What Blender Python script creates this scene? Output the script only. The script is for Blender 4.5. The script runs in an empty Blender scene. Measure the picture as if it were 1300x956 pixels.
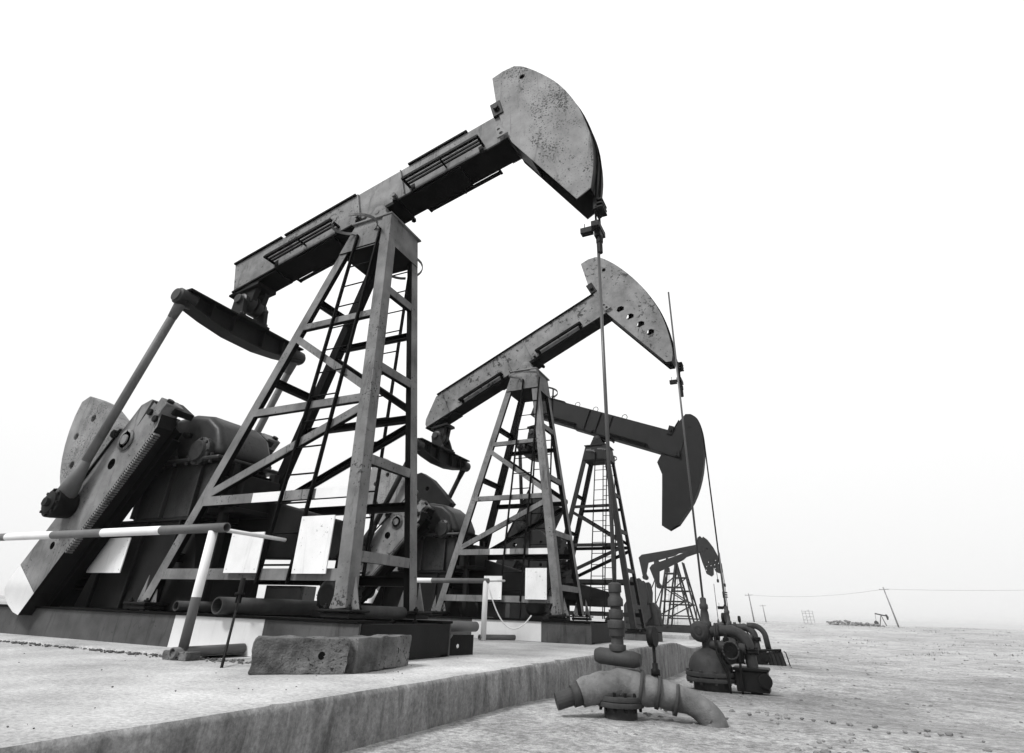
import bpy, bmesh, math, random
from mathutils import Vector, Matrix, noise as mnoise
R = math.radians
random.seed(7)
sc = bpy.context.scene
col = sc.collection

# ------------------------------------------------------------------ camera
# world frame: X = along the walking beams towards the wells, Y = along the row of pumps, Z up, Z=0 pad top
F_PX, PITCH, ROLL, YAW = 697.2, 0.4587, 0.0336, 0.454
cam_d = bpy.data.cameras.new('camera')
cam_d.sensor_width = 36.0
cam_d.sensor_fit = 'HORIZONTAL'
cam_d.lens = F_PX / 1300 * 36.0
cam_d.shift_y = -45.0 / 1300
cam_d.clip_start = 0.05
cam_d.clip_end = 6000
cam = bpy.data.objects.new('camera', cam_d)
col.objects.link(cam)
d1 = Vector((math.cos(YAW), -math.sin(YAW), 0)); d2 = Vector((math.sin(YAW), math.cos(YAW), 0))
RW = Matrix((d1, d2, Vector((0, 0, 1))))
cp, sp, cr, sr = math.cos(PITCH), math.sin(PITCH), math.cos(ROLL), math.sin(ROLL)
fw = Vector((0, cp, sp)); rt0 = Vector((1, 0, 0)); up0 = Vector((0, -sp, cp))
rt = RW @ (cr * rt0 + sr * up0); up = RW @ (-sr * rt0 + cr * up0); fw = RW @ fw
cam.matrix_world = Matrix(((rt.x, up.x, -fw.x, 4.473), (rt.y, up.y, -fw.y, -5.478), (rt.z, up.z, -fw.z, 0.48), (0, 0, 0, 1)))
sc.camera = cam

# ------------------------------------------------------------------ sky, sun, exposure
SUN_EL, SUN_AZ = R(48), R(206)          # direction the light comes from: azimuth measured from +Y towards +X
world = bpy.data.worlds.new('World'); sc.world = world
world.use_nodes = True
nt = world.node_tree; nt.nodes.clear()
w_out = nt.nodes.new('ShaderNodeOutputWorld'); w_bg = nt.nodes.new('ShaderNodeBackground')
sky = nt.nodes.new('ShaderNodeTexSky'); sky.sky_type = 'NISHITA'; sky.sun_disc = False
sky.sun_elevation = SUN_EL; sky.sun_rotation = SUN_AZ; sky.dust_density = 5.0; sky.air_density = 1.0
bw = nt.nodes.new('ShaderNodeRGBToBW')
nt.links.new(sky.outputs[0], bw.inputs[0])
# overcast: cloud layer brighter overhead than at the horizon, a little of the clear sky shining through
tc = nt.nodes.new('ShaderNodeTexCoord'); sep = nt.nodes.new('ShaderNodeSeparateXYZ')
nt.links.new(tc.outputs['Generated'], sep.inputs[0])
mr = nt.nodes.new('ShaderNodeMapRange')
mr.inputs['From Min'].default_value = 0.0; mr.inputs['From Max'].default_value = .6
mr.inputs['To Min'].default_value = 3.3; mr.inputs['To Max'].default_value = 4.3
nt.links.new(sep.outputs['Z'], mr.inputs['Value'])
ma = nt.nodes.new('ShaderNodeMath'); ma.operation = 'MULTIPLY_ADD'; ma.inputs[1].default_value = 0.01
nt.links.new(bw.outputs[0], ma.inputs[0]); nt.links.new(mr.outputs[0], ma.inputs[2])
nt.links.new(ma.outputs[0], w_bg.inputs['Color']); w_bg.inputs['Strength'].default_value = 0.1
nt.links.new(w_bg.outputs[0], w_out.inputs[0])
sun_d = bpy.data.lights.new('sun', 'SUN'); sun_d.energy = 1.5; sun_d.angle = R(14); sun_d.color = (1, 1, 1)
sun = bpy.data.objects.new('sun', sun_d); col.objects.link(sun)
sdir = Vector((math.sin(SUN_AZ) * math.cos(SUN_EL), math.cos(SUN_AZ) * math.cos(SUN_EL), math.sin(SUN_EL)))
sun.rotation_euler = sdir.to_track_quat('Z', 'Y').to_euler(); sun.location = (0, -20, 40)
vs = sc.view_settings
vs.view_transform = 'Standard'; vs.look = 'None'; vs.gamma = 1.0; vs.use_curve_mapping = False
vs.exposure = 1.45
sc.cycles.max_bounces = 6; sc.cycles.volume_bounces = 0

# ------------------------------------------------------------------ materials (all neutral greys: a monochrome place)
def node(nt, t, **kw):
    n = nt.nodes.new(t)
    for k, v in kw.items():
        if k in n.inputs: n.inputs[k].default_value = v
        else: setattr(n, k, v)
    return n
def g3(v): return (v, v, v, 1)
def weathered(name, base, var=.25, chip=.0, chip_col=.03, streak=.0, rough=.6, bump=.15, scale=1.0, chip_scale=22., metal=0.0, spec=.12):
    m = bpy.data.materials.new(name); m.use_nodes = True
    nt = m.node_tree; b = nt.nodes['Principled BSDF']; L = nt.links.new
    b.inputs['Roughness'].default_value = rough; b.inputs['Metallic'].default_value = metal
    b.inputs['Specular IOR Level'].default_value = spec
    tcn = node(nt, 'ShaderNodeTexCoord')
    co = tcn.outputs['Object']
    n1 = node(nt, 'ShaderNodeTexNoise', Scale=2.3 * scale, Detail=8., Roughness=.62); L(co, n1.inputs['Vector'])
    r1 = node(nt, 'ShaderNodeMapRange'); r1.inputs['From Min'].default_value = .3; r1.inputs['From Max'].default_value = .7
    r1.inputs['To Min'].default_value = 1 - var; r1.inputs['To Max'].default_value = 1 + var * .6
    L(n1.outputs[0], r1.inputs['Value'])
    val = r1.outputs[0]
    if streak > 0:
        mp = node(nt, 'ShaderNodeMapping'); mp.inputs['Scale'].default_value = (9 * scale, 9 * scale, 1.4 * scale)
        L(co, mp.inputs['Vector'])
        n2 = node(nt, 'ShaderNodeTexNoise', Scale=.8, Detail=9., Roughness=.74); n2.inputs['Distortion'].default_value = .5; L(mp.outputs[0], n2.inputs['Vector'])
        r2 = node(nt, 'ShaderNodeMapRange'); r2.inputs['From Min'].default_value = .54; r2.inputs['From Max'].default_value = .7
        r2.inputs['To Min'].default_value = 1; r2.inputs['To Max'].default_value = 1 - streak
        L(n2.outputs[0], r2.inputs['Value'])
        mm = node(nt, 'ShaderNodeMath', operation='MULTIPLY'); L(val, mm.inputs[0]); L(r2.outputs[0], mm.inputs[1]); val = mm.outputs[0]
    mul = node(nt, 'ShaderNodeMath', operation='MULTIPLY'); mul.inputs[1].default_value = base; L(val, mul.inputs[0])
    colr = mul.outputs[0]
    if chip > 0:
        n3 = node(nt, 'ShaderNodeTexNoise', Scale=chip_scale * scale, Detail=5., Roughness=.7); L(co, n3.inputs['Vector'])
        n4 = node(nt, 'ShaderNodeTexNoise', Scale=1.7 * scale, Detail=2.); L(co, n4.inputs['Vector'])
        ad = node(nt, 'ShaderNodeMath', operation='MULTIPLY_ADD'); ad.inputs[1].default_value = .45
        L(n4.outputs[0], ad.inputs[0]); L(n3.outputs[0], ad.inputs[2])
        r3 = node(nt, 'ShaderNodeMapRange'); r3.inputs['From Min'].default_value = .97 - chip * .3; r3.inputs['From Max'].default_value = 1.02 - chip * .3
        L(ad.outputs[0], r3.inputs['Value'])
        mx = node(nt, 'ShaderNodeMix', data_type='FLOAT')
        L(r3.outputs[0], mx.inputs[0]); L(colr, mx.inputs[2]); mx.inputs[3].default_value = chip_col
        colr = mx.outputs[0]
    L(colr, b.inputs['Base Color'])
    if bump > 0:
        n5 = node(nt, 'ShaderNodeTexNoise', Scale=38. * scale, Detail=4.); L(co, n5.inputs['Vector'])
        bp = node(nt, 'ShaderNodeBump', Strength=bump, Distance=.01); L(n5.outputs[0], bp.inputs['Height']); L(bp.outputs[0], b.inputs['Normal'])
    return m
M = {}
M['paint'] = weathered('weathered_grey_paint', .16, .5, .42, .03, .68, .7, .12)
M['head'] = weathered('chipped_grey_head_paint', .185, .42, .58, .04, .6, .75, .1, chip_scale=34.)
M['paint2'] = weathered('patchy_grey_paint', .15, .5, .55, .03, .3, .5, .15, scale=1.0, chip_scale=9.)
M['leg'] = weathered('tower_leg_paint', .14, .5, .42, .03, .68, .7, .1, chip_scale=26.)
M['dark'] = weathered('dark_oiled_steel_and_shade', .011, .4, .2, .012, .3, .55, .2, spec=.08)  # also carries painted shade on the inside of the head cheeks
M['darkpaint'] = weathered('dark_slate_paint', .012, .18, .12, .03, .15, .55, .06)
M['black'] = weathered('greasy_black_steel_and_shade', .004, .4, 0, rough=.6, bump=.2, spec=.05)  # also carries painted shade inside legs and braces and under the beam
M['gear'] = weathered('oily_gearbox_paint', .022, .6, .4, .006, .6, .45, .3, spec=.2)
M['white'] = weathered('dusty_white_paint', .6, .1, .08, .2, .1, .5, .04)
M['sign'] = weathered('white_enamel_sheet', .64, .14, .2, .2, .22, .4, .02)
M['band'] = weathered('mid_grey_paint', .11, .25, .25, .04, .2, .5, .1)
M['skid'] = weathered('skid_paint_grey', .07, .45, .3, .04, .55, .6, .15)
M['rust'] = weathered('rusty_pipe_steel', .05, .4, .3, .03, .2, .75, .35, scale=2.)
M['rod'] = weathered('polished_rod_steel', .08, .2, .1, .08, 0, .35, .03, metal=.3)
M['lag'] = weathered('wrapped_lagging_cloth', .13, .45, .2, .04, .3, .9, .5, scale=2.)
M['casting'] = weathered('cast_iron_paint', .042, .4, .3, .03, .4, .6, .25, scale=2.)
M['slate'] = weathered('pump_slate_paint', .02, .2, .1, .04, .1, .6, .05)
M['wood'] = weathered('grey_pole_wood', .2, .3, rough=.9)
M['stone'] = weathered('pale_stone', .17, .4, rough=.95)
M['scrub'] = weathered('dry_scrub', .17, .4, rough=.95, bump=0)

def concrete(name, base, crack=True, wet=.0, scale=1., streak=False):
    m = bpy.data.materials.new(name); m.use_nodes = True
    nt = m.node_tree; b = nt.nodes['Principled BSDF']; L = nt.links.new
    b.inputs['Roughness'].default_value = .9; b.inputs['Specular IOR Level'].default_value = .2
    co = node(nt, 'ShaderNodeTexCoord').outputs['Object']
    n1 = node(nt, 'ShaderNodeTexNoise', Scale=.9 * scale, Detail=10., Roughness=.68); L(co, n1.inputs['Vector'])
    r1 = node(nt, 'ShaderNodeMapRange'); r1.inputs['From Min'].default_value = .3; r1.inputs['From Max'].default_value = .7
    r1.inputs['To Min'].default_value = .55; r1.inputs['To Max'].default_value = 1.2; L(n1.outputs[0], r1.inputs['Value'])
    n2 = node(nt, 'ShaderNodeTexNoise', Scale=34. * scale, Detail=8., Roughness=.8); L(co, n2.inputs['Vector'])
    r2 = node(nt, 'ShaderNodeMapRange'); r2.inputs['From Min'].default_value = .36; r2.inputs['From Max'].default_value = .64
    r2.inputs['To Min'].default_value = .58; r2.inputs['To Max'].default_value = 1.14; L(n2.outputs[0], r2.inputs['Value'])
    mm = node(nt, 'ShaderNodeMath', operation='MULTIPLY'); L(r1.outputs[0], mm.inputs[0]); L(r2.outputs[0], mm.inputs[1])
    val = mm.outputs[0]
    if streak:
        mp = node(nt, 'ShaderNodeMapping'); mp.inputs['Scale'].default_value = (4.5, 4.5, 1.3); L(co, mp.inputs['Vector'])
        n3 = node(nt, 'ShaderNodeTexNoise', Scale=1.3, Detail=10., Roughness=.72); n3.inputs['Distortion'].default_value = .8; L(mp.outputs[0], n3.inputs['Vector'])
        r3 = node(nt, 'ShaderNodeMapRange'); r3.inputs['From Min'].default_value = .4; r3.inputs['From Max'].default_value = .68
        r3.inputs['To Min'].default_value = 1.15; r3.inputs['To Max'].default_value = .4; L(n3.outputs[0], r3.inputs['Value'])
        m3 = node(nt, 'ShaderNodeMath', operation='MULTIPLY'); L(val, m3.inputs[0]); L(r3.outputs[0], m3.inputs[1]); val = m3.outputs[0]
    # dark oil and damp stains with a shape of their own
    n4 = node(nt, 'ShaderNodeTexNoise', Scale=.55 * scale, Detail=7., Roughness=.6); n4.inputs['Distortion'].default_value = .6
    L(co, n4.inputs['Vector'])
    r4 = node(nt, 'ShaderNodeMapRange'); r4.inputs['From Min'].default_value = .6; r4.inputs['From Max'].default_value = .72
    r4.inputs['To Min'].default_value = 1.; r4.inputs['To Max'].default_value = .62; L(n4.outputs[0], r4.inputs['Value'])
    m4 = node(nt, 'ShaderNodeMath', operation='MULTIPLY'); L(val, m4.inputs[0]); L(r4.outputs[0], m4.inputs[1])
    mb = node(nt, 'ShaderNodeMath', operation='MULTIPLY'); L(m4.outputs[0], mb.inputs[0]); mb.inputs[1].default_value = base
    L(mb.outputs[0], b.inputs['Base Color'])
    n5 = node(nt, 'ShaderNodeTexNoise', Scale=60. * scale, Detail=5.); L(co, n5.inputs['Vector'])
    bp = node(nt, 'ShaderNodeBump', Strength=.35, Distance=.012); L(n5.outputs[0], bp.inputs['Height'])
    L(bp.outputs[0], b.inputs['Normal'])
    return m
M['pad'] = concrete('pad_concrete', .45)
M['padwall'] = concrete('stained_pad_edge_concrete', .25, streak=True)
M['block'] = weathered('rough_block_concrete', .12, .75, .46, .03, .35, .95, 1., scale=1.6, chip_scale=22.)
M['paleconc'] = concrete('pale_plinth_concrete', .33)
def sand():
    m = bpy.data.materials.new('pale_sand'); m.use_nodes = True
    nt = m.node_tree; b = nt.nodes['Principled BSDF']; L = nt.links.new
    b.inputs['Roughness'].default_value = .95; b.inputs['Specular IOR Level'].default_value = .1
    co = node(nt, 'ShaderNodeTexCoord').outputs['Object']
    v = None
    for s, lo, hi, dt in ((.035, .8, 1.12, 4.), (.3, .8, 1.1, 9.), (2.6, .7, 1.14, 10.), (17., .62, 1.2, 7.), (80., .7, 1.15, 4.)):
        n1 = node(nt, 'ShaderNodeTexNoise', Scale=s, Detail=dt, Roughness=.62); L(co, n1.inputs['Vector'])
        r1 = node(nt, 'ShaderNodeMapRange'); r1.inputs['From Min'].default_value = .36; r1.inputs['From Max'].default_value = .64
        r1.inputs['To Min'].default_value = lo; r1.inputs['To Max'].default_value = hi; L(n1.outputs[0], r1.inputs['Value'])
        if v is None: v = r1.outputs[0]
        else:
            mm = node(nt, 'ShaderNodeMath', operation='MULTIPLY'); L(v, mm.inputs[0]); L(r1.outputs[0], mm.inputs[1]); v = mm.outputs[0]
    mb = node(nt, 'ShaderNodeMath', operation='MULTIPLY'); L(v, mb.inputs[0]); mb.inputs[1].default_value = .44
    L(mb.outputs[0], b.inputs['Base Color'])
    n5 = node(nt, 'ShaderNodeTexNoise', Scale=9., Detail=9., Roughness=.7); L(co, n5.inputs['Vector'])
    bp = node(nt, 'ShaderNodeBump', Strength=.9, Distance=.08); L(n5.outputs[0], bp.inputs['Height']); L(bp.outputs[0], b.inputs['Normal'])
    return m
M['sand'] = sand()

# ------------------------------------------------------------------ mesh helpers
class MB:
    """collects shapes, builds ONE mesh object"""
    def __init__(s): s.v = []; s.f = []; s.m = []; s.sm = []
    def add(s, vs, fs, mat=0, smooth=False):
        o = len(s.v); s.v += [tuple(v) for v in vs]
        for f in fs: s.f.append([i + o for i in f]); s.m.append(mat); s.sm.append(smooth)
    def box(s, c, size, mat=0, rot=None):
        c = Vector(c); h = [x / 2 for x in size]
        vs = [Vector((sx * h[0], sy * h[1], sz * h[2])) for sx in (-1, 1) for sy in (-1, 1) for sz in (-1, 1)]
        if rot is not None: vs = [rot @ v for v in vs]
        s.add([c + v for v in vs], [(0, 1, 3, 2), (4, 6, 7, 5), (0, 4, 5, 1), (2, 3, 7, 6), (0, 2, 6, 4), (1, 5, 7, 3)], mat); return s
    def box2(s, a, b, mat=0):
        return s.box([(a[i] + b[i]) / 2 for i in range(3)], [abs(b[i] - a[i]) for i in range(3)], mat)
    def bar(s, p, q, w, h, upv=(0, 0, 1), mat=0, segs=None, facem=None):
        """rectangular bar p->q; w across, h along upv; segs = [(t0,t1,mat)]"""
        p, q = Vector(p), Vector(q); d = (q - p); L = d.length; d.normalize()
        u = Vector(upv); u = (u - d * u.dot(d))
        if u.length < 1e-4: u = Vector((1, 0, 0)) - d * d.x
        u.normalize(); r = d.cross(u)
        for t0, t1, mt in (segs or [(0, 1, mat)]):
            a = p + d * L * t0; b = p + d * L * t1
            vs = [x + r * (sx * w / 2) + u * (sz * h / 2) for x in (a, b) for sx, sz in ((-1, -1), (1, -1), (1, 1), (-1, 1))]
            fs = [(3, 2, 1, 0), (4, 5, 6, 7), (0, 1, 5, 4), (1, 2, 6, 5), (2, 3, 7, 6), (3, 0, 4, 7)]
            if facem: s.add(vs, fs[:2], mt); [s.add(vs, [f_], m_) for f_, m_ in zip(fs[2:], facem)]
            else: s.add(vs, fs, mt)
        return s
    def angle(s, p, q, w, n1, n2, t=.014, mat=0, segs=None):
        """L-section: legs of width w along n1 and n2"""
        p, q = Vector(p), Vector(q); n1 = Vector(n1).normalized(); n2 = Vector(n2).normalized()
        s.bar(p + n1 * w / 2, q + n1 * w / 2, t, w, n1, mat, segs)
        s.bar(p + n2 * (w / 2 + t / 2 + .001), q + n2 * (w / 2 + t / 2 + .001), t, w - t, n2, mat, segs)
        return s
    def tube(s, pts, r, n=12, mat=0, caps=True, hollow=0, segm=None, smooth=True):
        pts = [Vector(p) for p in pts]; k = len(pts)
        rs = r if isinstance(r, (list, tuple)) else [r] * k
        ref = None; rings = []
        for i, p in enumerate(pts):
            d = (pts[min(i + 1, k - 1)] - pts[max(i - 1, 0)]).normalized()
            if ref is None:
                ref = Vector((0, 0, 1)) if abs(d.z) < .9 else Vector((1, 0, 0))
            a = (ref - d * ref.dot(d)).normalized(); ref = a; b = d.cross(a)
            rings.append([p + (a * math.cos(2 * math.pi * j / n) + b * math.sin(2 * math.pi * j / n)) * rs[i] for j in range(n)])
        o = len(s.v)
        for rg in rings: s.v += [tuple(v) for v in rg]
        for i in range(k - 1):
            for j in range(n):
                s.f.append([o + i * n + j, o + i * n + (j + 1) % n, o + (i + 1) * n + (j + 1) % n, o + (i + 1) * n + j])
                s.m.append(segm[i] if segm else mat); s.sm.append(smooth)
        def cap(rg, p, d, base, rr, mt):
            if hollow:
                inner = [p + (v - p) * hollow for v in rg]; deep = [v - d * rr * 3 for v in inner]
                vs = list(rg) + inner + deep
                fs = []
                for j in range(n):
                    j2 = (j + 1) % n
                    fs.append((j, j2, n + j2, n + j)); fs.append((n + j, n + j2, 2 * n + j2, 2 * n + j))
                fs.append(tuple(range(2 * n, 3 * n)))
                s.add(vs, fs, mt)
            else: s.add(rg, [tuple(range(n))], mt)
        if caps:
            cap(rings[0], pts[0], (pts[0] - pts[1]).normalized(), o, rs[0], segm[0] if segm else mat)
            cap(rings[-1], pts[-1], (pts[-1] - pts[-2]).normalized(), o, rs[-1], segm[-1] if segm else mat)
        return s
    def lathe(s, c, axis, prof, n=20, mat=0, smooth=True):
        """prof = [(dist along axis, radius)]"""
        c = Vector(c); ax = Vector(axis).normalized()
        return s.tube([c + ax * a for a, _ in prof], [max(r, 1e-4) for _, r in prof], n, mat, True, 0, None, smooth)
    def prism(s, poly, y0, y1, mat=0, axes='xz', side=None):
        """polygon in the XZ plane extruded along Y (axes 'yz': along X)"""
        n = len(poly)
        f = (lambda a, b, c: (a, c, b)) if axes == 'xz' else (lambda a, b, c: (c, a, b)) if axes == 'yz' else (lambda a, b, c: (a, b, c))
        vs = [f(a, b, y0) for a, b in poly] + [f(a, b, y1) for a, b in poly]
        s.add(vs, [tuple(range(n))[::-1], tuple(range(n, 2 * n))], mat)
        s.add(vs, [(i, (i + 1) % n, n + (i + 1) % n, n + i) for i in range(n)], mat if side is None else side)
        return s
    def holed(s, poly, holes, y0, y1, mat=0, side=None, mat1=None):
        """plate in XZ with real holes, thickness y0..y1"""
        bm = bmesh.new(); loops = [poly] + holes; es = []
        for lp in loops:
            vs = [bm.verts.new((a, 0, b)) for a, b in lp]
            es += [bm.edges.new((vs[i], vs[(i + 1) % len(vs)])) for i in range(len(vs))]
        bmesh.ops.triangle_fill(bm, edges=es, use_beauty=True)
        bm.verts.index_update()
        vv = [v.co.copy() for v in bm.verts]; ff = [[v.index for v in f.verts] for f in bm.faces]; bm.free()
        s.add([(v.x, y0, v.z) for v in vv], ff, mat); s.add([(v.x, y1, v.z) for v in vv], [f[::-1] for f in ff], mat if mat1 is None else mat1)
        for lp in loops:
            n = len(lp)
            s.add([(a, y0, b) for a, b in lp] + [(a, y1, b) for a, b in lp], [(i, (i + 1) % n, n + (i + 1) % n, n + i) for i in range(n)], mat if side is None else side)
        return s
    def build(s, name, mats, parent=None, bevel=0, fix=True):
        me = bpy.data.meshes.new(name); me.from_pydata(s.v, [], s.f)
        if not isinstance(mats, (list, tuple)): mats = [mats]
        for m in mats: me.materials.append(M[m])
        for p, mi, sm in zip(me.polygons, s.m, s.sm): p.material_index = mi; p.use_smooth = sm
        if fix:
            bm = bmesh.new(); bm.from_mesh(me); bmesh.ops.remove_doubles(bm, verts=bm.verts, dist=1e-5)
            bmesh.ops.recalc_face_normals(bm, faces=bm.faces); bm.to_mesh(me); bm.free()
        o = bpy.data.objects.new(name, me); col.objects.link(o)
        if parent is not None: o.parent = parent
        if bevel:
            b = o.modifiers.new('bevel', 'BEVEL'); b.width = bevel; b.segments = 2; b.limit_method = 'ANGLE'; b.angle_limit = R(40)
        return o
def circ(cx, cz, r, n=14, rx=1., rot=0.):
    return [(cx + r * rx * math.cos(2 * math.pi * i / n + rot), cz + r * math.sin(2 * math.pi * i / n + rot)) for i in range(n)]
def tag(o, label=None, cat=None, group=None, kind=None):
    if label: o['label'] = label
    if cat: o['category'] = cat
    if group: o['group'] = group
    if kind: o['kind'] = kind
    return o
def thing(name, label, cat, loc=(0, 0, 0), rz=0, group=None):
    o = bpy.data.objects.new(name, None); col.objects.link(o); o.location = loc; o.rotation_euler = (0, 0, rz)
    o.empty_display_size = .3
    return tag(o, label, cat, group)

# ------------------------------------------------------------------ ground and pads
GZ = -.6
def ground_z(x, y):
    d = math.hypot(x - 4, y + 5)
    t = min(1, max(0, (d - 30) / 120)); rise = .72 * t * t * (3 - 2 * t)
    und = mnoise.fractal(Vector((x * .02, y * .02, 3.)), 1., 2., 4) * .35 * min(1, max(0, (d - 25) / 60)) * (1 - .6 * min(1, d / 600))
    fine = mnoise.fractal(Vector((x * .35, y * .35, 1.)), 1., 2., 4) * .035 * min(1, 40 / (d + 1))
    tb = min(1, max(0, (4.5 - y) / 4.0)); bank = .3 * tb * tb * (3 - 2 * tb) * min(1, max(0, (40 - d) / 20))     # soil banked up against the near end of the pad
    return GZ + rise + und + fine + bank
mb = MB()
rad = [0, 1.5, 3, 4.5, 6, 7.5, 9] + [9 * 1.075 ** i for i in range(1, 82)]
NA = 150
vs = [(4.5, -5.5, ground_z(4.5, -5.5))]
for r in rad[1:]:
    for j in range(NA):
        a = 2 * math.pi * j / NA; x, y = 4.5 + r * math.cos(a), -5.5 + r * math.sin(a); vs.append((x, y, ground_z(x, y)))
fs = [(0, 1 + j, 1 + (j + 1) % NA) for j in range(NA)]
for i in range(len(rad) - 2):
    for j in range(NA):
        a, b = 1 + i * NA + j, 1 + i * NA + (j + 1) % NA; fs.append((a, a + NA, b + NA, b))
mb.add(vs, fs, 0, True)
tag(mb.build('ground', 'sand', fix=False), kind='structure')

def pad_z(y):                                   # the pad falls a little towards the third pump
    t = min(1, max(0, (y - 8.2) / 3.2)); return -.2 * t * t * (3 - 2 * t)
def pad():
    mb = MB(); ys = [-9 + .06 * i for i in range(int((17.5 + 9) / .06) + 1)]
    xs = [-16, -9, -5, -3, -1, 0, .8, 1.3, 1.6]
    def edge(y):
        c = max(0, mnoise.fractal(Vector((y * 3.1, 2, 5)), 1., 2., 4) - .25) * .16
        j = .03 if abs((y + 1.3) % 3.0 - 1.5) < .03 else 0
        return 1.84 + mnoise.fractal(Vector((y * 1.7, 0, 5)), 1., 2., 4) * .02 - c - j
    vs = []; n = len(xs) + 7
    for y in ys:
        e = edge(y)
        for x in xs: vs.append((x, y, pad_z(y) + (mnoise.fractal(Vector((x * .8, y * .8, 0)), 1., 2., 3) * .012)))
        vs.append((e, y, pad_z(y) - .004)); e2 = 1.85 - (1.84 - e) * .6
        vs.append((e2 + .01, y, pad_z(y) - .035 - max(0, 1.84 - e) * .5))
        for zz in (.12, .22, .34, .48): vs.append((1.86 - (.03 if 1.84 - e > .028 and abs((y + 1.3) % 3.0 - 1.5) < .03 else 0) + .012 * mnoise.fractal(Vector((y * 4, zz * 6, 1)), 1., 2., 4), y, pad_z(y) - zz))
        vs.append((1.87, y, -1.0))
    fs = []; mt = []
    for i in range(len(ys) - 1):
        for j in range(n - 1):
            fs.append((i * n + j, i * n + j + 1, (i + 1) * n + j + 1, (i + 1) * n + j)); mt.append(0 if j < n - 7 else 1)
    mb.v = vs; mb.f = fs; mb.m = mt; mb.sm = [True] * len(fs)
    # closing faces at both ends
    for y in (ys[0], ys[-1]):
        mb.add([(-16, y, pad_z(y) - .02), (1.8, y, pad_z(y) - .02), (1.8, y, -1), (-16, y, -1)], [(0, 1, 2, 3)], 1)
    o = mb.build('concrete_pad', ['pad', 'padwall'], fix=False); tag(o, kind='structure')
    # poured strip joint, a slightly proud slab at the skid with a broken edge
    mb = MB(); pts = []
    for i in range(190):
        x = -12 + i * .06; pts.append((x, -1.36 + .01 * x + mnoise.fractal(Vector((x * 1.3, 0, 9)), 1., 2., 4) * .09))
    vs = [];
    for x, y in pts: vs += [(x, y, .026), (x, y - .012, -.02), (x, -.78, .026)]
    fs = []
    for i in range(len(pts) - 1):
        a = 3 * i; fs += [(a, a + 3, a + 5, a + 2), (a + 1, a + 4, a + 3, a)]
    mb.add(vs, fs, 0); mb.build('poured_strip', ['pad'], o, fix=True)
pad()

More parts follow.
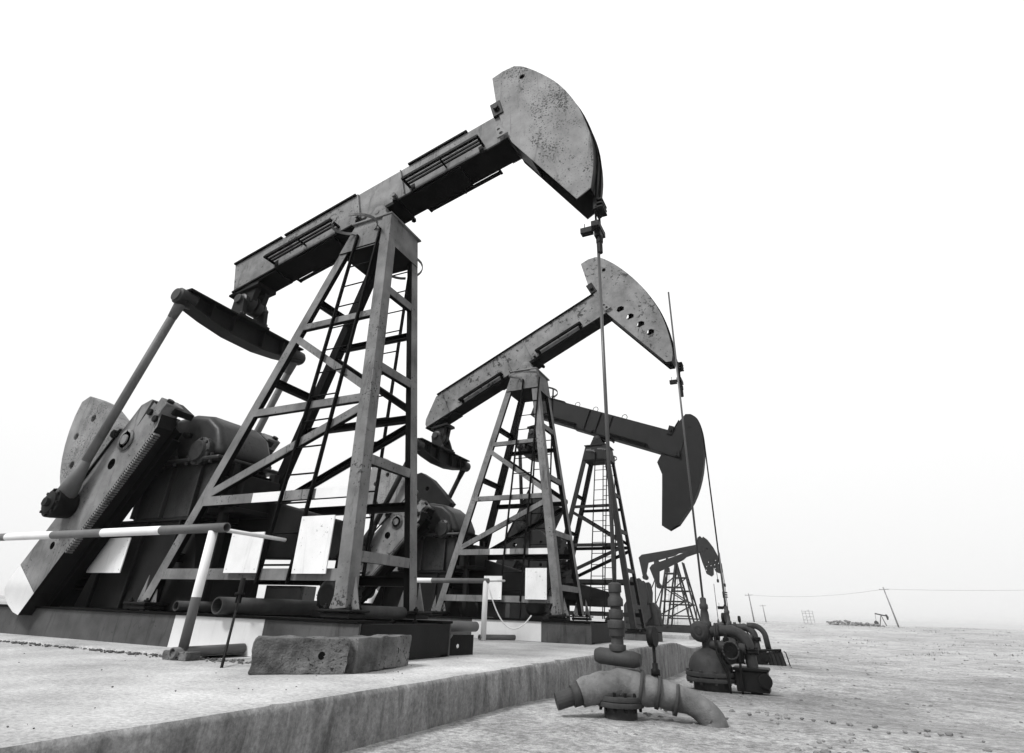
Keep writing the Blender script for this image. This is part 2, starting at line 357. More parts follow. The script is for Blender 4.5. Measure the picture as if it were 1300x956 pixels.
# ------------------------------------------------------------------ pump builder
def build_pump(cfg):
    ox, oy, oz = cfg['loc']
    root = thing('pump_jack', cfg['label'], 'pump jack', cfg['loc'], 0, 'pump jacks standing in a row on the pad')
    T = cfg['tower']; zs, HT = T['zs'], T['HT']; MP, ML, MD = cfg['paint'], cfg['legmat'], cfg['darkmat']
    det = cfg.get('detail', 2)
    def leg(fr, sd, z):
        t = (z - zs) / (HT - zs); xb, xt = (T['xf'], T['txf']) if fr else (T['xr'], T['txr'])
        return Vector((xb + (xt - xb) * t, sd * (T['b'] + (T['tb'] - T['b']) * t), z))
    # --- skid: two long I-beams with plated front, cross members
    x0, x1 = cfg['skid']; sh = zs - .09; SW = .84
    for sd in (-1, 1):
        mb = MB()
        ya = sd * SW; yb = sd * (SW - .03)
        segs = cfg.get('skid_bands', [])
        xx = [x0] + [b for s in segs for b in s] + [x1]
        for i in range(len(xx) - 1):
            mb.box2((xx[i] + (.0005 if i else 0), min(ya, yb), .0), (xx[i + 1], max(ya, yb), sh - .025), 2 if (i % 2 and sd < 0) else 0)
        mb.box2((x0, sd * (SW + .03), sh - .025), (x1, sd * (SW - .22), sh), 1)
        mb.box2((x0, sd * (SW - .04), .0), (x1, sd * (SW - .2), .03), 1)
        mb.build('skid_beam', ['skid', 'black', 'white'], root, .004)
    for xc in (x0 + .1, -4.6, -3.0, -1.4, x1 - .06):
        if x0 < xc < x1: MB().box2((xc - .06, -SW + .04, .01), (xc + .06, SW - .04, sh - .03), 0).build('skid_crossbeam', ['dark'], root)
    # --- tower legs with foot plates and gussets
    for fr in (0, 1):
        for sd in (-1, 1):
            w = T.get('w', .165) * (1.12 if fr else .95)
            p, q = leg(fr, sd, zs), leg(fr, sd, HT)
            mb = MB()
            fm = [0, 0, 0, 0]; fm[0 if fr else 2] = 2; fm[1 if sd < 0 else 3] = 2      # open channel legs: inner faces near-black, their shade put into the colour
            wy, wx = ((.17, .17) if sd < 0 else (.16, .09)) if fr else ((.075, .15) if sd < 0 else (.13, .15))
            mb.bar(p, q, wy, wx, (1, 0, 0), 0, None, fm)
            mb.box((p.x, p.y, zs - .012), (.42, .32, .024), 1)
            mb.box((p.x, p.y, zs - .055), (.36, .26, .05), 1)
            if det > 1:
                for gx in (-1, 1):
                    a = p + Vector((gx * w * .42, -.008, 0))
                    mb.prism([(a.x, zs), (a.x + gx * .12, zs), (a.x + gx * .02, zs + .32)], p.y - .008, p.y + .008, 0)
                    mb.lathe((p.x + gx * .15, p.y - sd * .0 - .1, zs), (0, 0, 1), [(-.16, .016), (.05, .016)], 6, 1, False)
                    mb.lathe((p.x + gx * .15, p.y - .1, zs - .13), (0, 0, 1), [(0, .032), (.035, .032)], 6, 1, False)
                    mb.lathe((p.x + gx * .15, p.y - .1, zs), (0, 0, 1), [(0, .032), (.03, .032)], 6, 1, False)
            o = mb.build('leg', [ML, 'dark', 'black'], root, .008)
    # --- braces
    def brace(f1, s1, z1, f2, s2, z2, h=.1, segs=None, mats=None, t=.05):
        p, q = leg(f1, s1, z1), leg(f2, s2, z2); d = (q - p).normalized(); p = p + d * .05; q = q - d * .05
        n = Vector((0, s1, 0)) if s1 == s2 else Vector((1 if f1 else -1, 0, 0))
        mb = MB(); L = (q - p).length
        # channel: web plus a thin flange on the inside
        mb.bar(p + n * .035, q + n * .035, .012, h, (0, 0, 1), 0, segs)
        mb.bar(p + n * .022, q + n * .022, .012, h - .004, (0, 0, 1), 2)  # added inner plate, black like the flanges: channel shade painted in
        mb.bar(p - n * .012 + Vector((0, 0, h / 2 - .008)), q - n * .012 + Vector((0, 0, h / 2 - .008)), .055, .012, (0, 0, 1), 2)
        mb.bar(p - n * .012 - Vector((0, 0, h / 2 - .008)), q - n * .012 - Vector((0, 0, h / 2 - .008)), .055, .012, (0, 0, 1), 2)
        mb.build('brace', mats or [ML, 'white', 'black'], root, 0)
    stripes = [(0, .36, 0), (.36, .58, 1), (.58, .78, 0), (.78, 1, 1)]
    hz = cfg['levels']
    for sd in (-1, 1):
        for i, z in enumerate(hz): brace(0, sd, z, 1, sd, z, (.12, .115, .1, .09)[min(i, 3)], stripes if (i == 1 and cfg.get('stripes')) else None)
        brace(0, sd, hz[1] + .06, 1, sd, hz[2] - .1); brace(0, sd, hz[3] - .15, 1, sd, hz[2] + .1)
    for fr in (0, 1):
        for z in cfg['flevels']: brace(fr, -1, z, fr, 1, z, .11)
    # --- top box and cap plate
    a, b = leg(0, -1, HT), leg(1, 1, HT); c, d = leg(0, -1, HT - .5), leg(1, 1, HT - .5)
    mb = MB(); m_ = .06
    vs = [(a.x - m_, a.y - m_, HT), (b.x + m_, a.y - m_, HT), (b.x + m_, b.y + m_, HT), (a.x - m_, b.y + m_, HT)]
    vs += [(c.x - m_, c.y - m_, HT - .5), (d.x + m_, c.y - m_, HT - .5), (d.x + m_, d.y + m_, HT - .5), (c.x - m_, d.y + m_, HT - .5)]
    mb.add(vs, [(0, 1, 5, 4), (1, 2, 6, 5), (2, 3, 7, 6), (3, 0, 4, 7)], 0)
    mb.add([Vector(v) * 1 for v in vs[4:]], [(0, 1, 2, 3)], 1)
    mb.box(((a.x + b.x) / 2, 0, HT + .018), (b.x - a.x + .2, b.y - a.y + .2, .03), 0)
    mb.build('top_box', [ML, 'black'], root, .006)
    # --- saddle bearing between tower and beam
    th = cfg['theta']; U = Vector((math.cos(th), 0, math.sin(th))); N = Vector((-math.sin(th), 0, math.cos(th)))
    bx, bz = cfg['beam0']; B0 = Vector((bx, 0, bz)); BL = cfg['beam_len']; BD = cfg['beam_depth']; BH = .2
    def bp(s, n, y): return B0 + U * s + N * n + Vector((0, y, 0))
    pc = Vector(((T['txr'] + T['txf']) / 2, 0, HT + .035))
    sp_s = (pc - B0).dot(U); gap = (bp(sp_s, 0, 0).z - HT)
    mb = MB(); mid = Vector((pc.x, 0, HT + .035 + gap * .5))
    for sd in (-1, 1):
        y = sd * .25
        mb.lathe(mid + Vector((0, y - sd * .09, 0)), (0, sd, 0), [(0, .15), (.12, .15), (.125, .1), (.14, .1), (.142, .045), (.16, .045)], 20, 0)
        mb.prism([(mid.x - .26, HT + .036), (mid.x + .26, HT + .036), (mid.x + .15, mid.z), (mid.x - .15, mid.z)], y - .06, y + .06, 0)
        for k in (-1, 1): mb.lathe((mid.x + k * .2, y, HT + .03), (0, 0, 1), [(0, .025), (.12, .025)], 6, 1, False)
    mb.tube([mid + Vector((0, -.27, 0)), mid + Vector((0, .27, 0))], .07, 12, 1)
    mb.build('saddle_bearing', [MP, 'dark'], root, .004)
    mb = MB()
    mb.bar(bp(sp_s - .4, -.05, 0), bp(sp_s + .4, -.05, 0), .46, .05, N, 0)
    mb.bar(bp(sp_s - .2, -.12, 0), bp(sp_s + .2, -.12, 0), .34, .1, N, 0)
    for ds in (-.36, .36):
        for yy in (-.26, .26):
            a_ = bp(sp_s + ds, -.1, yy); mb.tube([a_, a_ + N * .2], .022, 6, 0, smooth=False)
            mb.tube([a_ + N * .02, a_ + N * .055], .042, 6, 0, smooth=False)
        mb.bar(bp(sp_s + ds, .05, -.29), bp(sp_s + ds, .05, -.21), .06, .05, N, 1)
    mb.build('saddle_plate', ['black', MP], root, 0)
    # --- walking beam
    prof = cfg.get('beam_prof') or [(0, 0), (BL, 0), (BL, BD), (0, BD)]
    mb = MB()
    def ext(pr, y0, y1, mat, matb=None):
        n = len(pr); vs = [bp(s, k, y0) for s, k in pr] + [bp(s, k, y1) for s, k in pr]
        mb.add(vs, [tuple(range(n)), tuple(range(n, 2 * n))], mat)
        for i in range(n):
            j = (i + 1) % n
            mb.add(vs, [(i, j, n + j, n + i)], mat)
    ext(prof, -BH, BH, 0)
    o = mb.build('walking_beam', [MP], root, .006)
    mb = MB(); ft = .03
    smin = min(p[0] for p in prof); smax = max(p[0] for p in prof)
    tail_in = min(s for s, k in prof if k < .02)
    mb.bar(bp(tail_in - .02, -ft / 2 - .002, 0), bp(smax - .02, -ft / 2 - .002, 0), .44, ft, N, 0)
    mb.build('bottom_flange', [cfg.get('flange', 'black')], root, 0)  # near-black colour stands for the shade under the beam
    for s0, s1 in cfg['top_plates']:
        mb = MB(); mb.bar(bp(s0, BD + .017, 0), bp(s1, BD + .017, 0), .47, .03, N, 0)
        mb.build('cover_plate', [cfg.get('flange', 'black')], root, 0)
    for s0, s1 in cfg['bot_plates']:
        mb = MB(); mb.bar(bp(s0, -ft - .022, 0), bp(s1, -ft - .022, 0), .4, .035, N, 0)
        mb.build('reinforcing_plate', [cfg.get('flange', 'black')], root, 0)
    for s0 in cfg['stiff']:
        for sd in (-1, 1):
            mb = MB(); mb.bar(bp(s0, .03, sd * (BH + .02)), bp(s0, BD - .03, sd * (BH + .02)), .014, .05, (0, 1, 0), 0)
            mb.build('stiffener', [cfg.get('stiffmat', MP)], root, 0)
    for s0, s1 in cfg['racks']:
        for sd in (-1, 1):
            mb = MB(); k = cfg.get('rack_k', .12); w = .02
            ys = cfg.get('rack_y', (.27, .325, .4))
            for i, yy in enumerate(ys): mb.bar(bp(s0, k, sd * yy), bp(s1, k, sd * yy), w * 1.3 if i < len(ys) - 1 else .045, .03 if i < len(ys) - 1 else .045, N, 0)
            for ss in (s0, (s0 + s1) / 2, s1): mb.bar(bp(ss, k - .01, sd * BH), bp(ss, k - .01, sd * (ys[-1] + .03)), .035 if ss != (s0 + s1) / 2 else .02, .03, N, 0)
            for ss in (s0 + .05, s1 - .05): mb.bar(bp(ss, k + .02, sd * (BH + .004)), bp(ss, k - .12, sd * (BH + .004)), .07, .012, (0, 1, 0), 0)
            mb.build('side_step', ['black'], root, 0)
    for s0 in cfg.get('lifting', []):
        mb = MB(); pts = [bp(s0 - .09, BD, -.1), bp(s0 - .09, BD + .1, -.1), bp(s0 - .03, BD + .16, -.1), bp(s0 + .03, BD + .16, -.1), bp(s0 + .09, BD + .1, -.1), bp(s0 + .09, BD, -.1)]
        mb.tube(pts, .012, 6, 0); mb.build('lifting_eye', ['dark'], root)
    # --- horse head: two cheek plates, curved front sheet, ropes
    hp = cfg['head']
    for sd in (-1, 1):
        mb = MB(); y = sd * cfg.get('head_y', .22)
        mb.holed(hp, cfg['head_holes'], y + sd * .008, y - sd * .008, 0, None, 1)  # inner side darker: shade within the head given as colour
        mb.build('cheek_plate', [cfg['headmat'], 'dark'], root, 0)
    arc = cfg['arc']; mb = MB(); hy = cfg.get('head_y', .22) - .01; vs = []
    for x, z in arc: vs += [(x, -hy, z), (x, hy, z)]
    cx_, cz_ = arc[len(arc) // 2][0] - 2, arc[len(arc) // 2][1]
    for x, z in arc:
        dv = Vector((cx_ - x, cz_ - z)).normalized() * .02; vs += [(x + dv.x, -hy, z + dv.y), (x + dv.x, hy, z + dv.y)]
    k = len(arc); fs = []
    for i in range(k - 1):
        fs += [(2 * i, 2 * i + 1, 2 * i + 3, 2 * i + 2), (2 * k + 2 * i, 2 * k + 2 * i + 2, 2 * k + 2 * i + 3, 2 * k + 2 * i + 1)]
        fs += [(2 * i, 2 * i + 2, 2 * k + 2 * i + 2, 2 * k + 2 * i), (2 * i + 1, 2 * k + 2 * i + 1, 2 * k + 2 * i + 3, 2 * i + 3)]
    mb.add(vs, fs, 0); mb.build('front_sheet', ['dark'], root)
    bk = cfg['back']; mb = MB()            # closing sheets along the back of the head, inside the cheeks
    for (xa, za), (xb, zb) in bk:
        mb.bar((xa, 0, za), (xb, 0, zb), 2 * hy, .016, Vector((-(zb - za), 0, xb - xa)), 0)
    mb.build('back_sheet', ['dark'], root)
    mb = MB()
    tp = cfg['head_clamp']
    mb.box((tp[0], 0, tp[1]), (.17, .5, .3), 0, Matrix.Rotation(-th, 3, 'Y'))
    for sd in (-1, 1): mb.tube([(tp[0], sd * .26, tp[1]), (tp[0], sd * .3, tp[1])], .05, 8, 0)
    mb.build('head_hinge', ['dark'], root, .006)
    js = smax - .12
    for sd in (-1, 1):
        mb = MB(); q = [bp(js - .04, .02, 0), bp(js + .14, .02, 0), bp(js + .06, .26, 0), bp(js - .02, .26, 0)]
        mb.holed([(v.x, v.z) for v in q], [circ(bp(js + .04, .08, 0).x, bp(js + .04, .08, 0).z, .03, 10), circ(bp(js + .02, .18, 0).x, bp(js + .02, .18, 0).z, .025, 10)], sd * .255, sd * .285, 0)
        mb.build('joint_bracket', [MP], root, .004)
    wl = cfg['well_x']; zc = cfg['carrier_z']
    for sd in (-1, 1):
        mb = MB(); im = max(range(len(arc)), key=lambda i: arc[i][0]); pts = [(x + .016, sd * .075, z) for x, z in arc[:im + 1]] + [(wl, sd * .085, zc + .35), (wl, sd * .09, zc)]
        mb.tube(pts, .014, 8, 0); mb.build('wire_rope', ['black'], root)
    mb = MB()
    mb.box((wl, 0, zc), (.1, .3, .08), 0); mb.box((wl, 0, zc - .08), (.08, .13, .1), 0)
    mb.lathe((wl, 0, zc + .04), (0, 0, 1), [(0, .04), (.04, .04), (.04, .024), (.1, .024)], 10, 0, False)
    mb.box((wl - .14, -.03, zc - .01), (.15, .09, .08), 0); mb.tube([(wl - .17, -.03, zc + .03), (wl - .17, -.03, zc + .12)], .006, 6, 0)
    mb.lathe((wl + .01, 0, zc - .12), (0, 0, -1), [(0, .045), (.08, .045), (.1, .035), (.24, .035)], 10, 0, False)
    mb.build('carrier_bar', ['dark'], root, .004); mb = MB()
    for dz in (.28, .34, .4): mb.box((wl + .05, 0, zc + dz), (.1, .22, .026), 0)
    mb.box((wl, 0, zc + .34), (.05, .22, .17), 0)
    mb.build('rope_clamp', ['dark'], root, .004)
    # --- tail bearing and equalizer
    ex, ez = cfg['eq']; tb_ = Vector(cfg['tail_bearing']); EL = 1.16
    mb = MB()
    mb.bar(tb_ + Vector((-.2, 0, .22)), tb_ + Vector((.28, 0, .3)), .4, .06, N, 0)
    for sd in (-1, 1):
        mb.lathe(tb_ + Vector((0, sd * .02, 0)), (0, sd, 0), [(0, .17), (.1, .17), (.12, .13), (.2, .13), (.21, .09), (.235, .09)], 18, 1)
        mb.prism([(tb_.x - .16, tb_.z - .02), (tb_.x + .16, tb_.z - .02), (tb_.x + .2, tb_.z + .24), (tb_.x - .14, tb_.z + .2)], sd * .1 - .05, sd * .1 + .05, 0)
        mb.prism([(tb_.x - .12, tb_.z), (tb_.x + .12, tb_.z), (ex + .16, ez + .12), (ex - .16, ez + .12)], sd * .22 - .04, sd * .22 + .04, 0)
    mb.tube([tb_ + Vector((0, -.3, 0)), tb_ + Vector((0, .3, 0))], .08, 14, 1)
    mb.box((ex, 0, ez + .12), (.36, .62, .05), 0)
    for sx in (-1, 1):
        for sy in (-1, 1): mb.lathe((ex + sx * .14, sy * .25, ez + .14), (0, 0, 1), [(0, .03), (.05, .03)], 6, 1, False)
    mb.build('tail_bearing', ['dark', 'gear'], root, .005)
    mb = MB(); top = ez + .1
    ys = [-EL, -.75, -.3, .3, .75, EL]; dep = [.19, .28, .34, .34, .28, .19]
    poly = [(y, top - d_) for y, d_ in zip(ys, dep)] + [(EL, top), (-EL, top)]
    mb.prism(poly, ex - .012, ex + .012, 0, 'yz')
    mb.box2((ex - .14, -EL, top - .0), (ex + .14, EL, top + .025), 0)
    for i in range(5):
        mb.bar((ex, ys[i], top - dep[i] - .012), (ex, ys[i + 1], top - dep[i + 1] - .012), .28, .025, (0, 0, 1), 0)
    for y, d_ in ((-.72, .28), (-.3, .335), (.3, .335), (.72, .28)):
        mb.box2((ex - .12, y - .008, top - d_), (ex + .12, y + .008, top), 0)
    mb.build('equalizer', [cfg.get('eqmat', 'dark')], root, 0)
    # --- cranks, counterweights, pitmans
    sx, sz = cfg['shaft']; ca = cfg['crank_angle']; A = Vector((math.cos(ca), 0, math.sin(ca))); Nn = Vector((A.z, 0, -A.x))
    pin = cfg['pin']
    mt = cfg.get('crankmat', MP)
    for sd in (-1, 1):
        y0, y1 = sd * .76, sd * 1.0
        def cpnt(a_, n_): p = Vector((sx, 0, sz)) + A * a_ + Nn * n_; return (p.x, p.z)
        mb = MB()
        tip = [(2.1, -.43), (2.42, -.44), (2.48, -.3), (2.52, -.1), (2.53, .08), (2.5, .2), (2.42, .25), (2.16, .25)]
        mb.holed([cpnt(*q) for q in [(-.62, -.05), (-.62, .12), (-.45, .25), (2.159, .25), (2.099, -.43), (-.45, -.4), (-.6, -.3)]], [[cpnt(.36 + .075 * math.cos(t), -.05 + .075 * math.sin(t)) for t in [i * math.pi / 7 for i in range(14)]], [cpnt(1.62 + .05 * math.cos(t), -.1 + .05 * math.sin(t)) for t in [i * math.pi / 5 for i in range(10)]]], y0, y1, 0, 2)
        mb.prism([cpnt(*q) for q in tip], y0, y1, 1, 'xz', 2)
        mb.prism([cpnt(*q) for q in ((-.63, .02), (-.63, .09), (-.2, .0))], y1 - sd * .05, y1 + sd * .003, 2)
        crank = mb.build('crank', [mt, 'white', 'dark'], root, .006)
        mb = MB()                                    # toothed rail along the edge
        nteeth = 54 if det > 1 else 0
        for i in range(nteeth):
            a_ = -.35 + i * .0345
            p, q = cpnt(a_, -.4), cpnt(a_, -.455); mb.bar((p[0], sd * .955, p[1]), (q[0], sd * .955, q[1]), .085, .017, A, 1)
        p, q = cpnt(-.5, -.43), cpnt(2.3, -.43)
        mb.bar((p[0], sd * .72, p[1]), (q[0], sd * .72, q[1]), .05, .16, Nn, 0)
        p, q = cpnt(-.4, -.56), cpnt(2.2, -.56)
        mb.bar((p[0], sd * .74, p[1]), (q[0], sd * .74, q[1]), .12, .05, Nn, 0)
        mb.build('toothed_rail', ['black', mt], crank)
        mb = MB(); c_ = Vector((sx, y1, sz)); yv = Vector((0, sd, 0))
        mb.lathe(c_, yv, [(0, .15), (.03, .15), (.03, .115), (.012, .112), (.012, .07), (.05, .07)], 22, 0)
        for i in range(6):
            t = i * math.pi / 3; mb.lathe(c_ + Vector((.09 * math.cos(t), 0, .09 * math.sin(t))) + yv * .01, yv, [(0, .016), (.02, .016)], 6, 0, False)
        mb.build('shaft_hub', [mt], crank)
        mb = MB(); p = cpnt(-.58, -.02)              # clamp bolt at the split end
        for o_ in (-.07, .13):
            q = cpnt(-.5, o_ - .2); mb.tube([(q[0], sd * .72, q[1]), (q[0], sd * 1.04, q[1])], .05, 8, 0, smooth=False)
        mb.bar((cpnt(-.66, .05)[0], sd * .74, cpnt(-.66, .05)[1]), (cpnt(-.66, -.36)[0], sd * .74, cpnt(-.66, -.3)[1]), .3, .09, A, 0)
        mb.box((cpnt(-.66, -.2)[0], sd * .9, cpnt(-.66, -.2)[1]), (.2, .26, .2), 1, Matrix.Rotation(-ca, 3, 'Y'))
        mb.tube([(cpnt(-.8, -.22)[0], sd * .95, cpnt(-.8, -.22)[1]), (cpnt(-.5, -.22)[0], sd * .95, cpnt(-.5, -.22)[1])], .05, 8, 0, smooth=False)
        mb.build('clamp', ['dark', mt], crank, .008)
        cwp = [(-.03, .27), (-.02, .75), (-.0, 1.21), (.11, 1.6), (.27, 1.7), (.48, 1.6), (.67, 1.46), (.84, 1.29), (.97, 1.12), (1.06, .97), (1.13, .82), (1.2, .6), (1.16, .42), (1.04, .27)]; cs = cfg.get('cw_shift', 0); cwp = [(a_ + cs, n_) for a_, n_ in cwp]
        mb = MB(); hl = [[cpnt(a_ + cs + .055 * math.cos(t), n_ + .055 * math.sin(t)) for t in [i * math.pi / 5 for i in range(10)]] for a_, n_ in ((.25, 1.1), (.62, 1.18), (.88, .78))]
        mb.holed([cpnt(*q) for q in cwp], hl, sd * .74, sd * 1.0, 0)
        mb.build('counterweight', [cfg.get('cwmat', mt) if sd < 0 else 'dark'], crank, .012)
        mb = MB()
        for a_ in (.08, .9):
            p = cpnt(a_, .3); mb.tube([(p[0], sd * 1.0, p[1]), (p[0], sd * 1.06, p[1])], .06, 6, 0, smooth=False)
        p0, p1 = cpnt(-.02, .28), cpnt(1.0, .28); mb.bar((p0[0], sd * 1.01, p0[1]), (p1[0], sd * 1.01, p1[1]), .03, .02, Nn, 0)
        mb.build('clamp_bolt', ['dark'], crank)
        P = Vector(cpnt(*pin)); P = Vector((P.x, sd * 1.15, P.y)); Q = Vector((ex, sd * 1.15, ez - .02)); dq = (Q - P).normalized()
        mb = MB()
        mb.tube([P + dq * .28, Q - dq * .2], .062, 14, 0)
        mb.tube([P + dq * .05, P + dq * .3, P + dq * .62], [.14, .11, .064], 14, 0)
        mb.tube([Q - dq * .34, Q - dq * .1, Q], [.064, .08, .09], 12, 0)
        mb.build('pitman', [cfg.get('pitmat', 'rust')], root)
        mb = MB()
        mb.lathe(P - yv * .14, yv, [(0, .17), (.2, .19), (.26, .19), (.26, .14), (.29, .14), (.29, .06), (.34, .06)], 20, 0)
        for i in range(8):
            t = i * math.pi / 4; mb.lathe(P + Vector((.165 * math.cos(t), 0, .165 * math.sin(t))) + yv * .12, yv, [(0, .02), (.025, .02)], 6, 0, False)
        mb.build('crank_pin', ['dark'], root, .003)
        mb = MB(); mb.lathe(Q - yv * .16, yv, [(0, .1), (.02, .13), (.26, .13), (.28, .1), (.3, .1)], 16, 0)
        mb.lathe((ex, sd * .98, ez), yv, [(0, .12), (.1, .12)], 12, 0)
        mb.box((Q.x, Q.y - sd * .05, Q.z + .13), (.06, .08, .06), 0)
        mb.build('wrist_pin', ['gear'], root, .004)
    # --- gearbox on its pedestal
    gx, gz = sx, sz
    mb = MB(); GW = .47
    mb.prism([(gx - .42, gz + .0), (gx - .3, gz + .33), (gx + .02, gz + .46), (gx + .5, gz + .5), (gx + .85, gz + .44), (gx + 1.12, gz + .25), (gx + 1.27, gz - .05), (gx + 1.3, gz - .19), (gx - .45, gz - .19)], -GW, GW, 0)
    cover = mb; mb = MB()
    mb.prism([(gx - .4, gz - .26), (gx + 1.25, gz - .26), (gx + 1.2, gz - 1.0), (gx - .25, gz - 1.0)], -GW + .04, GW - .04, 0)
    mb.box2((gx - .58, -GW - .1, gz - .262), (gx + 1.4, GW + .1, gz - .2), 0)
    gb = mb.build('gearbox', ['gear'], root, .04)
    cv = cover.build('housing_cover', ['gear'], gb, .13); cv.modifiers[0].segments = 4; [setattr(p, 'use_smooth', True) for p in cv.data.polygons]; cv.modifiers[0].harden_normals = True
    for sd in (-1, 1):
        for cx in (gx, gx + .95):
            mb = MB()
            r = .27 if cx == gx else .2
            mb.lathe((cx, sd * (GW - .02), gz - .12), (0, sd, 0), [(0, r), (.1, r), (.11, r * .75), (.15, r * .7)], 18, 0)
            for i in range(8):
                t = i * math.pi / 4; mb.lathe((cx + r * .86 * math.cos(t), sd * (GW + .07), gz - .12 + r * .86 * math.sin(t)), (0, sd, 0), [(0, .022), (.03, .022)], 6, 0, False)
            mb.build('bearing_cover', ['gear'], gb, .003)
        mb = MB()
        for i in range(8): mb.lathe((gx - .5 + i * .245, sd * (GW + .06), gz - .3), (0, 0, 1), [(0, .024), (.14, .024)], 6, 0, False)
        for i in range(3): mb.bar((gx - .2 + i * .6, sd * (GW - .03), gz - .3), (gx - .2 + i * .6, sd * (GW - .03), gz - .98), .03, .1, (0, 1, 0), 0)
        mb.bar((gx + .12, sd * (GW + .01), gz + .46), (gx + .42, sd * (GW + .06), gz - .19), .022, .12, (0, 1, 0), 0)
        mb.bar((gx - .3, sd * (GW + .01), gz + .3), (gx - .2, sd * (GW + .06), gz - .19), .022, .12, (0, 1, 0), 0)
        mb.build('flange_ribs', ['gear'], gb, .003)
    mb = MB(); mb.lathe((gx + .55, -GW - .0, gz + .15), (0, -1, 0), [(0, .05), (.07, .05), (.07, .035), (.1, .035)], 8, 0)
    mb.build('breather', ['dark'], gb)
    mb = MB()
    pz0, pz1 = zs - .09, gz - 1.0
    mb.prism([(gx - .95, pz0), (gx + 1.5, pz0), (gx + 1.1, pz1 - .03), (gx - .55, pz1 - .03)], -.42, .42, 0)
    mb.box2((gx - .8, -.46, pz1 - .03), (gx + 1.2, .46, pz1 + .0), 0)
    for x_ in (gx - .6, gx + .1, gx + .8):
        for sd in (-1, 1): mb.bar((x_, sd * .44, pz0), (x_ + .05, sd * .44, pz1 - .03), .03, .06, (0, 1, 0), 0)
    mb.build('pedestal', [cfg.get('pedmat', 'dark')], root, .008)
    mb = MB(); mb.prism([(gx + 1.0, gz - 1.45), (gx + 1.0, gz - .75), (gx + 1.35, gz - .62), (-.62, gz - 1.02), (-.48, gz - 1.25), (-.6, gz - 1.48)], .16, .36, 0)
    mb.build('belt_guard', ['dark'], root, .02)
    mb = MB(); mb.lathe((-.55, .05, zs + .14), (0, 1, 0), [(0, .12), (.05, .19), (.4, .19), (.44, .12), (.5, .12)], 18, 0); mb.box2((-.75, .08, zs - .09), (-.35, .5, zs - .02), 0)
    for i in range(12):
        t = i * math.pi / 6; c0 = Vector((-.55 + .2 * math.cos(t), .12, zs + .14 + .2 * math.sin(t))); mb.bar(c0, c0 + Vector((0, .32, 0)), .012, .04, (math.cos(t), 0, math.sin(t)), 0)
    mb.build('brake_drum', ['dark'], root)
    mb = MB()
    for sd in (-1, 1): mb.bar((gx + 1.55, sd * .35, zs - .09), (gx + 1.5, sd * .35, gz - .3), .1, .1, (1, 0, 0), 0)
    mb.box2((gx + 1.25, -.4, gz - .95), (gx + 1.75, .4, gz - .88), 0); mb.box2((gx + 1.3, -.3, gz - .88), (gx + 1.7, .3, gz - .45), 0)
    mb.build('gear_bracket', ['dark'], root, .01)
    # --- motor on the skid tail
    mb = MB(); mx = gx - 1.75
    mb.box2((mx - .5, -.5, zs - .09), (mx + .5, .5, zs + .12), 0)
    mb.lathe((mx, -.42, zs + .42), (0, 1, 0), [(0, .2), (.06, .29), (.7, .29), (.76, .2), (.95, .2)], 20, 0)
    for i in range(14):
        t = i * math.pi / 7; c0 = Vector((mx + .3 * math.cos(t), -.3, zs + .42 + .3 * math.sin(t))); mb.bar(c0, c0 + Vector((0, .55, 0)), .012, .04, (math.cos(t), 0, math.sin(t)), 0)
    mb.build('motor', ['dark'], root)
    # --- ladders on both faces with safety hoops
    for sd in (-1, 1):
        lad = MB(); za, zb = zs + .22, HT - .25
        def lp(z, k):
            t = (z - zs) / (HT - zs); xa = (-.76 + (k - .5) * .47) * (1 - t) + (-.44 + (k - .5) * .42) * t
            return Vector((xa, sd * ((T['b'] + .05) * (1 - t) + (T['tb'] + .1) * t), z))
        for k in (0, 1): lad.bar(lp(za, k), lp(zb, k), .022, .05, (0, 1, 0), 0)
        l_ = lad.build('ladder', ['black'], root)
        z = za + .2
        while z < zb:
            r_ = MB(); r_.tube([lp(z, 0), lp(z, 1)], .011, 6, 0); r_.build('rung', ['black'], l_); z += .34
        hp_ = MB(); zc_ = HT - .2; pts = []; c0 = lp(zc_, .5)
        for i in range(25):
            t = 2 * math.pi * (i / 24) * .9 - 1.25; pts.append(c0 + Vector((-.12 + .36 * math.cos(t), sd * (.2 - .27 * math.sin(t)), .05 * math.sin(t) - .02)))
        for i in range(24): hp_.bar(pts[i], pts[i + 1], .012, .045, (0, 0, 1), 0)
        for k in (0, 1): hp_.bar(lp(zb, k), c0 + Vector(((k - .5) * .5 - .08, sd * .02, 0)), .02, .04, (0, 1, 0), 0)
        hp_.build('safety_hoop', [cfg.get('hoopmat', 'band')], l_)
    # --- white sheet panels on the near face
    for (xa, xb, z0, z1, yy) in cfg.get('panels', []):
        mb = MB(); mb.box2((xa, yy - .006, z0), (xb, yy + .006, z1), 0)
        for x_ in (xa + .04, xb - .04):
            for z_ in (z0 + .04, z1 - .04): mb.lathe((x_, yy - .006, z_), (0, -1, 0), [(0, .004), (.004, .004)], 6, 1, False)
        mb.build('sheet_panel', ['sign', 'dark'], root)
    for (xa, xb, z0, z1, y0, y1, mt_) in cfg.get('boxes', []):
        mb = MB(); mb.box2((xa, y0, z0), (xb, y1, z1), 0); mb.box2((xa + .03, y0 - .012, z0 + .03), (xb - .03, y0, z1 - .03), 0)
        mb.build('switch_box', [mt_], root, .006)
    return root

